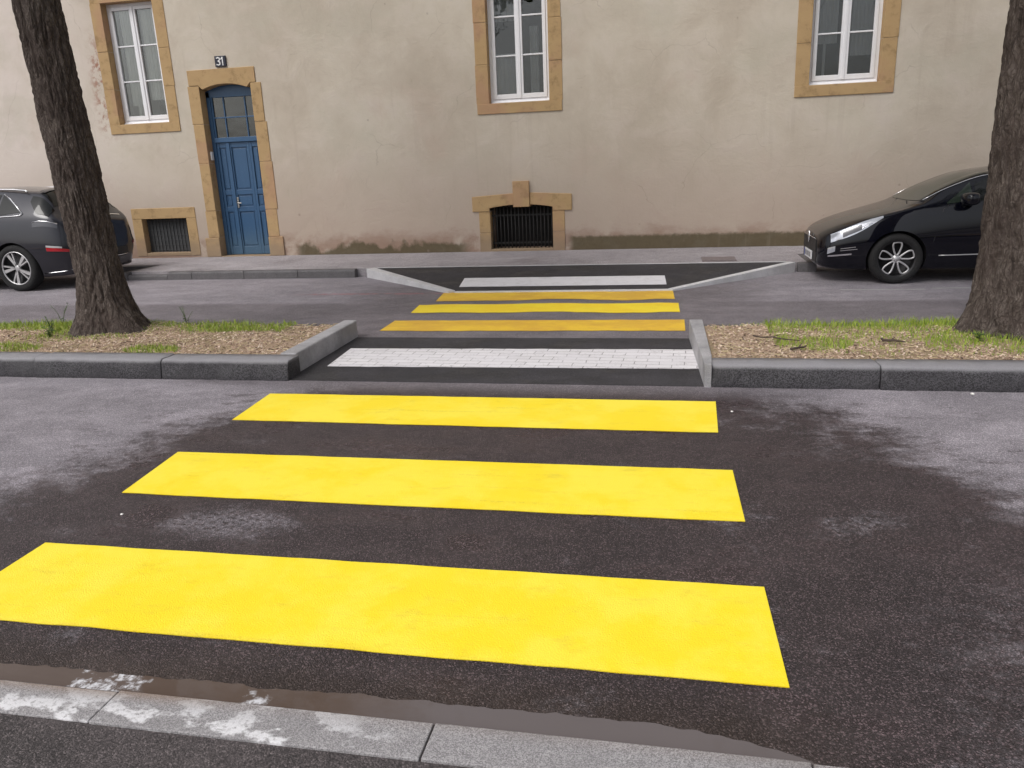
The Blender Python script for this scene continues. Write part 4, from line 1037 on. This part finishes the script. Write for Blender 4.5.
g = MB(); g.box(-.075, -.05, -.46, .46, .37, .535); g.box(-.070, -.05, -.47, .47, .235, .365); put(g, 'grille', M['plastic'], car, .006)
g = MB(); vs = [(-.085, 0, .60), (-.085, .045, .535), (-.085, 0, .47), (-.085, -.045, .535)]; g.tube(vs+[vs[0]], .010, 6, cap=False); g.tube([(-.078, -.42, .545), (-.078, .42, .545)], .005, 6); put(g, 'badge', M['chrome'], car)
g = MB(); g.box(-.092, -.0755, -.26, .26, .255, .365); pl = put(g, 'number_plate', M['plate'], car, .003)
g = MB(); g.box(-.0935, -.0921, .215, .257, .26, .36); put(g, 'plate_band', M['plate_blue'], pl)
for k in range(7):
    g = MB(); yy = -.20+.056*k+(.012 if k > 1 else 0)+(.012 if k > 4 else 0); g.box(-.0935, -.0921, yy, yy+.024, .278, .342); put(g, 'plate_character', M['plastic'], pl)
g = MB()
for y0 in (-.5, -.05): g.tube([(.97, y0, .955), (1.03, y0+.25, .99), (1.07, y0+.5, .99)], .008, 6)
put(g, 'wiper', M['plastic'], car)

# --- grey estate-like suv (nose towards -x, tail towards the crossing)
ST = [
 (0.00, .30, .50, .55, .58, .76, .55, .80, .42, .82),
 (0.08, .25, .66, .56, .74, .84, .70, .89, .55, .91),
 (0.30, .22, .80, .58, .88, .92, .83, .97, .68, .99),
 (0.90, .20, .84, .62, .93, 1.02, .87, 1.06, .73, 1.09),
 (1.30, .20, .84, .62, .935, 1.04, .88, 1.12, .73, 1.15),
 (1.90, .20, .84, .62, .935, 1.07, .885, 1.44, .64, 1.50),
 (2.50, .20, .84, .63, .935, 1.09, .885, 1.53, .62, 1.60),
 (3.20, .20, .84, .64, .935, 1.11, .88, 1.52, .61, 1.60),
 (3.80, .20, .835, .65, .93, 1.13, .865, 1.48, .60, 1.565),
 (4.10, .205, .82, .66, .92, 1.13, .85, 1.44, .60, 1.545),
 (4.24, .21, .80, .66, .91, 1.12, .84, 1.33, .615, 1.43),
 (4.36, .22, .78, .65, .89, 1.09, .82, 1.18, .64, 1.24),
 (4.47, .235, .74, .64, .85, 1.03, .77, 1.07, .62, 1.10),
 (4.54, .26, .66, .62, .77, .96, .69, 1.0, .55, 1.02),
 (4.57, .29, .58, .60, .67, .88, .60, .92, .47, .94)]
sh = Shell(ST); sh.wz = .365
car = empty('parked_car', (-10.03-3.66, 11.375, 0), 'dark grey sport utility car parked tail first behind the slanting tree', 'car', 'cars parked along the kerb')
b = sh.body([.92, 3.66], .40, M['paint_grey'], M['plastic']); b.parent = car
for wx in (.92, 3.66):
    for sd in (-1, 1): wheel(car, wx, sd, .815, .365, .365, .258, 'star')
g = MB(); sh.across(g, 1.32, 1.88, 5.2, curve=.08); put(g, 'windscreen', M['car_glass'], car)
g = MB(); sh.across(g, 4.12, 4.325, lambda q: 5.12, off=.005, curve=-.03); put(g, 'rear_window', M['car_glass'], car)
g = MB(); sh.across(g, 4.02, 4.115, 5.3, off=.022, nx=6); put(g, 'roof_spoiler', M['paint_grey'], car)
for sd in (-1, 1):
    g = MB(); sh.patch(g, 1.70, 2.62, 4.12, lambda q: 4.35+.52*min(1, q*1.8), sd, .004); put(g, 'side_window', M['car_glass'], car)
    g = MB(); sh.patch(g, 2.68, 3.42, 4.12, 4.87, sd, .004); put(g, 'side_window', M['car_glass'], car)
    g = MB(); sh.patch(g, 3.46, 3.86, lambda q: 4.13+.10*q, lambda q: 4.86-.62*q, sd, .004); put(g, 'quarter_light', M['car_glass'], car)
    h = MB(); sh.line(h, [(1.72+.1*k, 4.08) for k in range(21)] + [(3.86, 4.10), (3.90, 4.17)], .010, sd, .006); sh.line(h, [(3.90, 4.17), (3.75, 4.45), (3.60, 4.70), (3.46, 4.90)], .010, sd, .006); put(h, 'window_trim', M['chrome'], car)
    h = MB(); sh.patch(h, 3.97, 4.33, lambda q: 4.62-.45*min(1, q*2.2), lambda q: 4.90, sd, .006, 14, 6); put(h, 'rear_corner_glass', M['car_glass'], car)
    h = MB(); sh.patch(h, 4.08, 4.45, lambda q: 3.66+.04*q, lambda q: 3.82+.06*q, sd, .007, 14, 6); tl = put(h, 'tail_light', M['lamp_dark'], car)
    h = MB(); sh.line(h, [(4.08, 3.82), (4.20, 3.86), (4.32, 3.87), (4.45, 3.90)], .009, sd, .008); put(h, 'lamp_trim', M['chrome'], tl)
    h = MB(); sh.patch(h, 4.27, 4.56, 2.90, 3.05, sd, .010, 14, 4); rf = put(h, 'reflector', M['red'], car)
    h = MB(); sh.patch(h, 4.27, 4.49, 3.06, 3.13, sd, .008, 10, 3); put(h, 'reflector_lip', M['alloy'], rf)
    h = MB(); sh.line(h, [(4.08, 2.0), (4.2, 2.0), (4.4, 2.0), (4.52, 2.0)], .008, sd, .004); put(h, 'bumper_trim', M['chrome'], car)
    h = MB(); sh.line(h, [(2.05, 5.10), (2.1, 5.18), (2.6, 5.2), (3.6, 5.2), (3.8, 5.18), (3.86, 5.08)], .014, sd, .035); put(h, 'roof_rail', M['chrome'], car)
    for ln in ([(2.65, 2.4), (2.65, 3.9), (2.65, 4.1)], [(3.30, 3.75), (3.42, 3.9), (3.46, 4.08)], [(1.45, 2.4), (1.5, 3.9), (1.6, 4.1)]):
        h = MB(); sh.line(h, ln, .0045, sd, .0005); put(h, 'door_seam', M['plastic'], car)
    h = MB(); sh.patch(h, .20, .60, 3.7, 3.95, sd, .006); put(h, 'headlight', M['lamp'], car)
g = MB(); sh.across(g, 4.46, 4.475, 5.05, nx=2, off=.010); put(g, 'tailgate_trim', M['chrome'], car)
g = MB(); g.box(4.555, 4.585, -.55, .55, .44, .56); g.box(4.555, 4.58, -.50, .50, .40, .435); put(g, 'rear_bumper_insert', M['plastic'], car, .006)
g = MB(); g.box(4.575, 4.592, -.26, .26, .68, .79); put(g, 'number_plate', M['plate'], car, .003)
g = MB(); g.tube([(4.50, -.72, .44), (4.555, -.58, .435), (4.588, -.40, .425), (4.588, .40, .425), (4.555, .58, .435), (4.50, .72, .44)], .009, 6); put(g, 'bumper_bar', M['chrome'], car)

# ------------------------------------------------------------------ light
EL, AZ = math.radians(52), math.radians(215)
w = bpy.data.worlds.new('World'); scene.world = w; w.use_nodes = True; nt = w.node_tree; nt.nodes.clear()
sky = nt.nodes.new('ShaderNodeTexSky'); sky.sky_type = 'NISHITA'; sky.sun_disc = False; sky.sun_elevation = EL; sky.sun_rotation = AZ
sky.air_density = 1.0; sky.dust_density = 4.0; sky.ozone_density = 1.0
hs = nt.nodes.new('ShaderNodeHueSaturation'); hs.inputs['Saturation'].default_value = .28
bg = nt.nodes.new('ShaderNodeBackground'); bg.inputs[1].default_value = .13
ou = nt.nodes.new('ShaderNodeOutputWorld')
nt.links.new(sky.outputs[0], hs.inputs['Color']); nt.links.new(hs.outputs[0], bg.inputs[0]); nt.links.new(bg.outputs[0], ou.inputs[0])
sl = bpy.data.lights.new('sun', 'SUN'); sl.energy = 1.1; sl.angle = math.radians(30); sl.color = (1, .97, .93)
so = bpy.data.objects.new('sun', sl); COL.objects.link(so)
d = Vector((math.sin(AZ)*math.cos(EL), math.cos(AZ)*math.cos(EL), math.sin(EL)))
so.rotation_euler = d.to_track_quat('Z', 'Y').to_euler()
scene.view_settings.view_transform = 'Standard'; scene.view_settings.look = 'None'; scene.view_settings.gamma = 1
scene.view_settings.exposure = 0.25
scene.render.engine = 'CYCLES'
scene.cycles.max_bounces = 6; scene.cycles.use_denoising = True
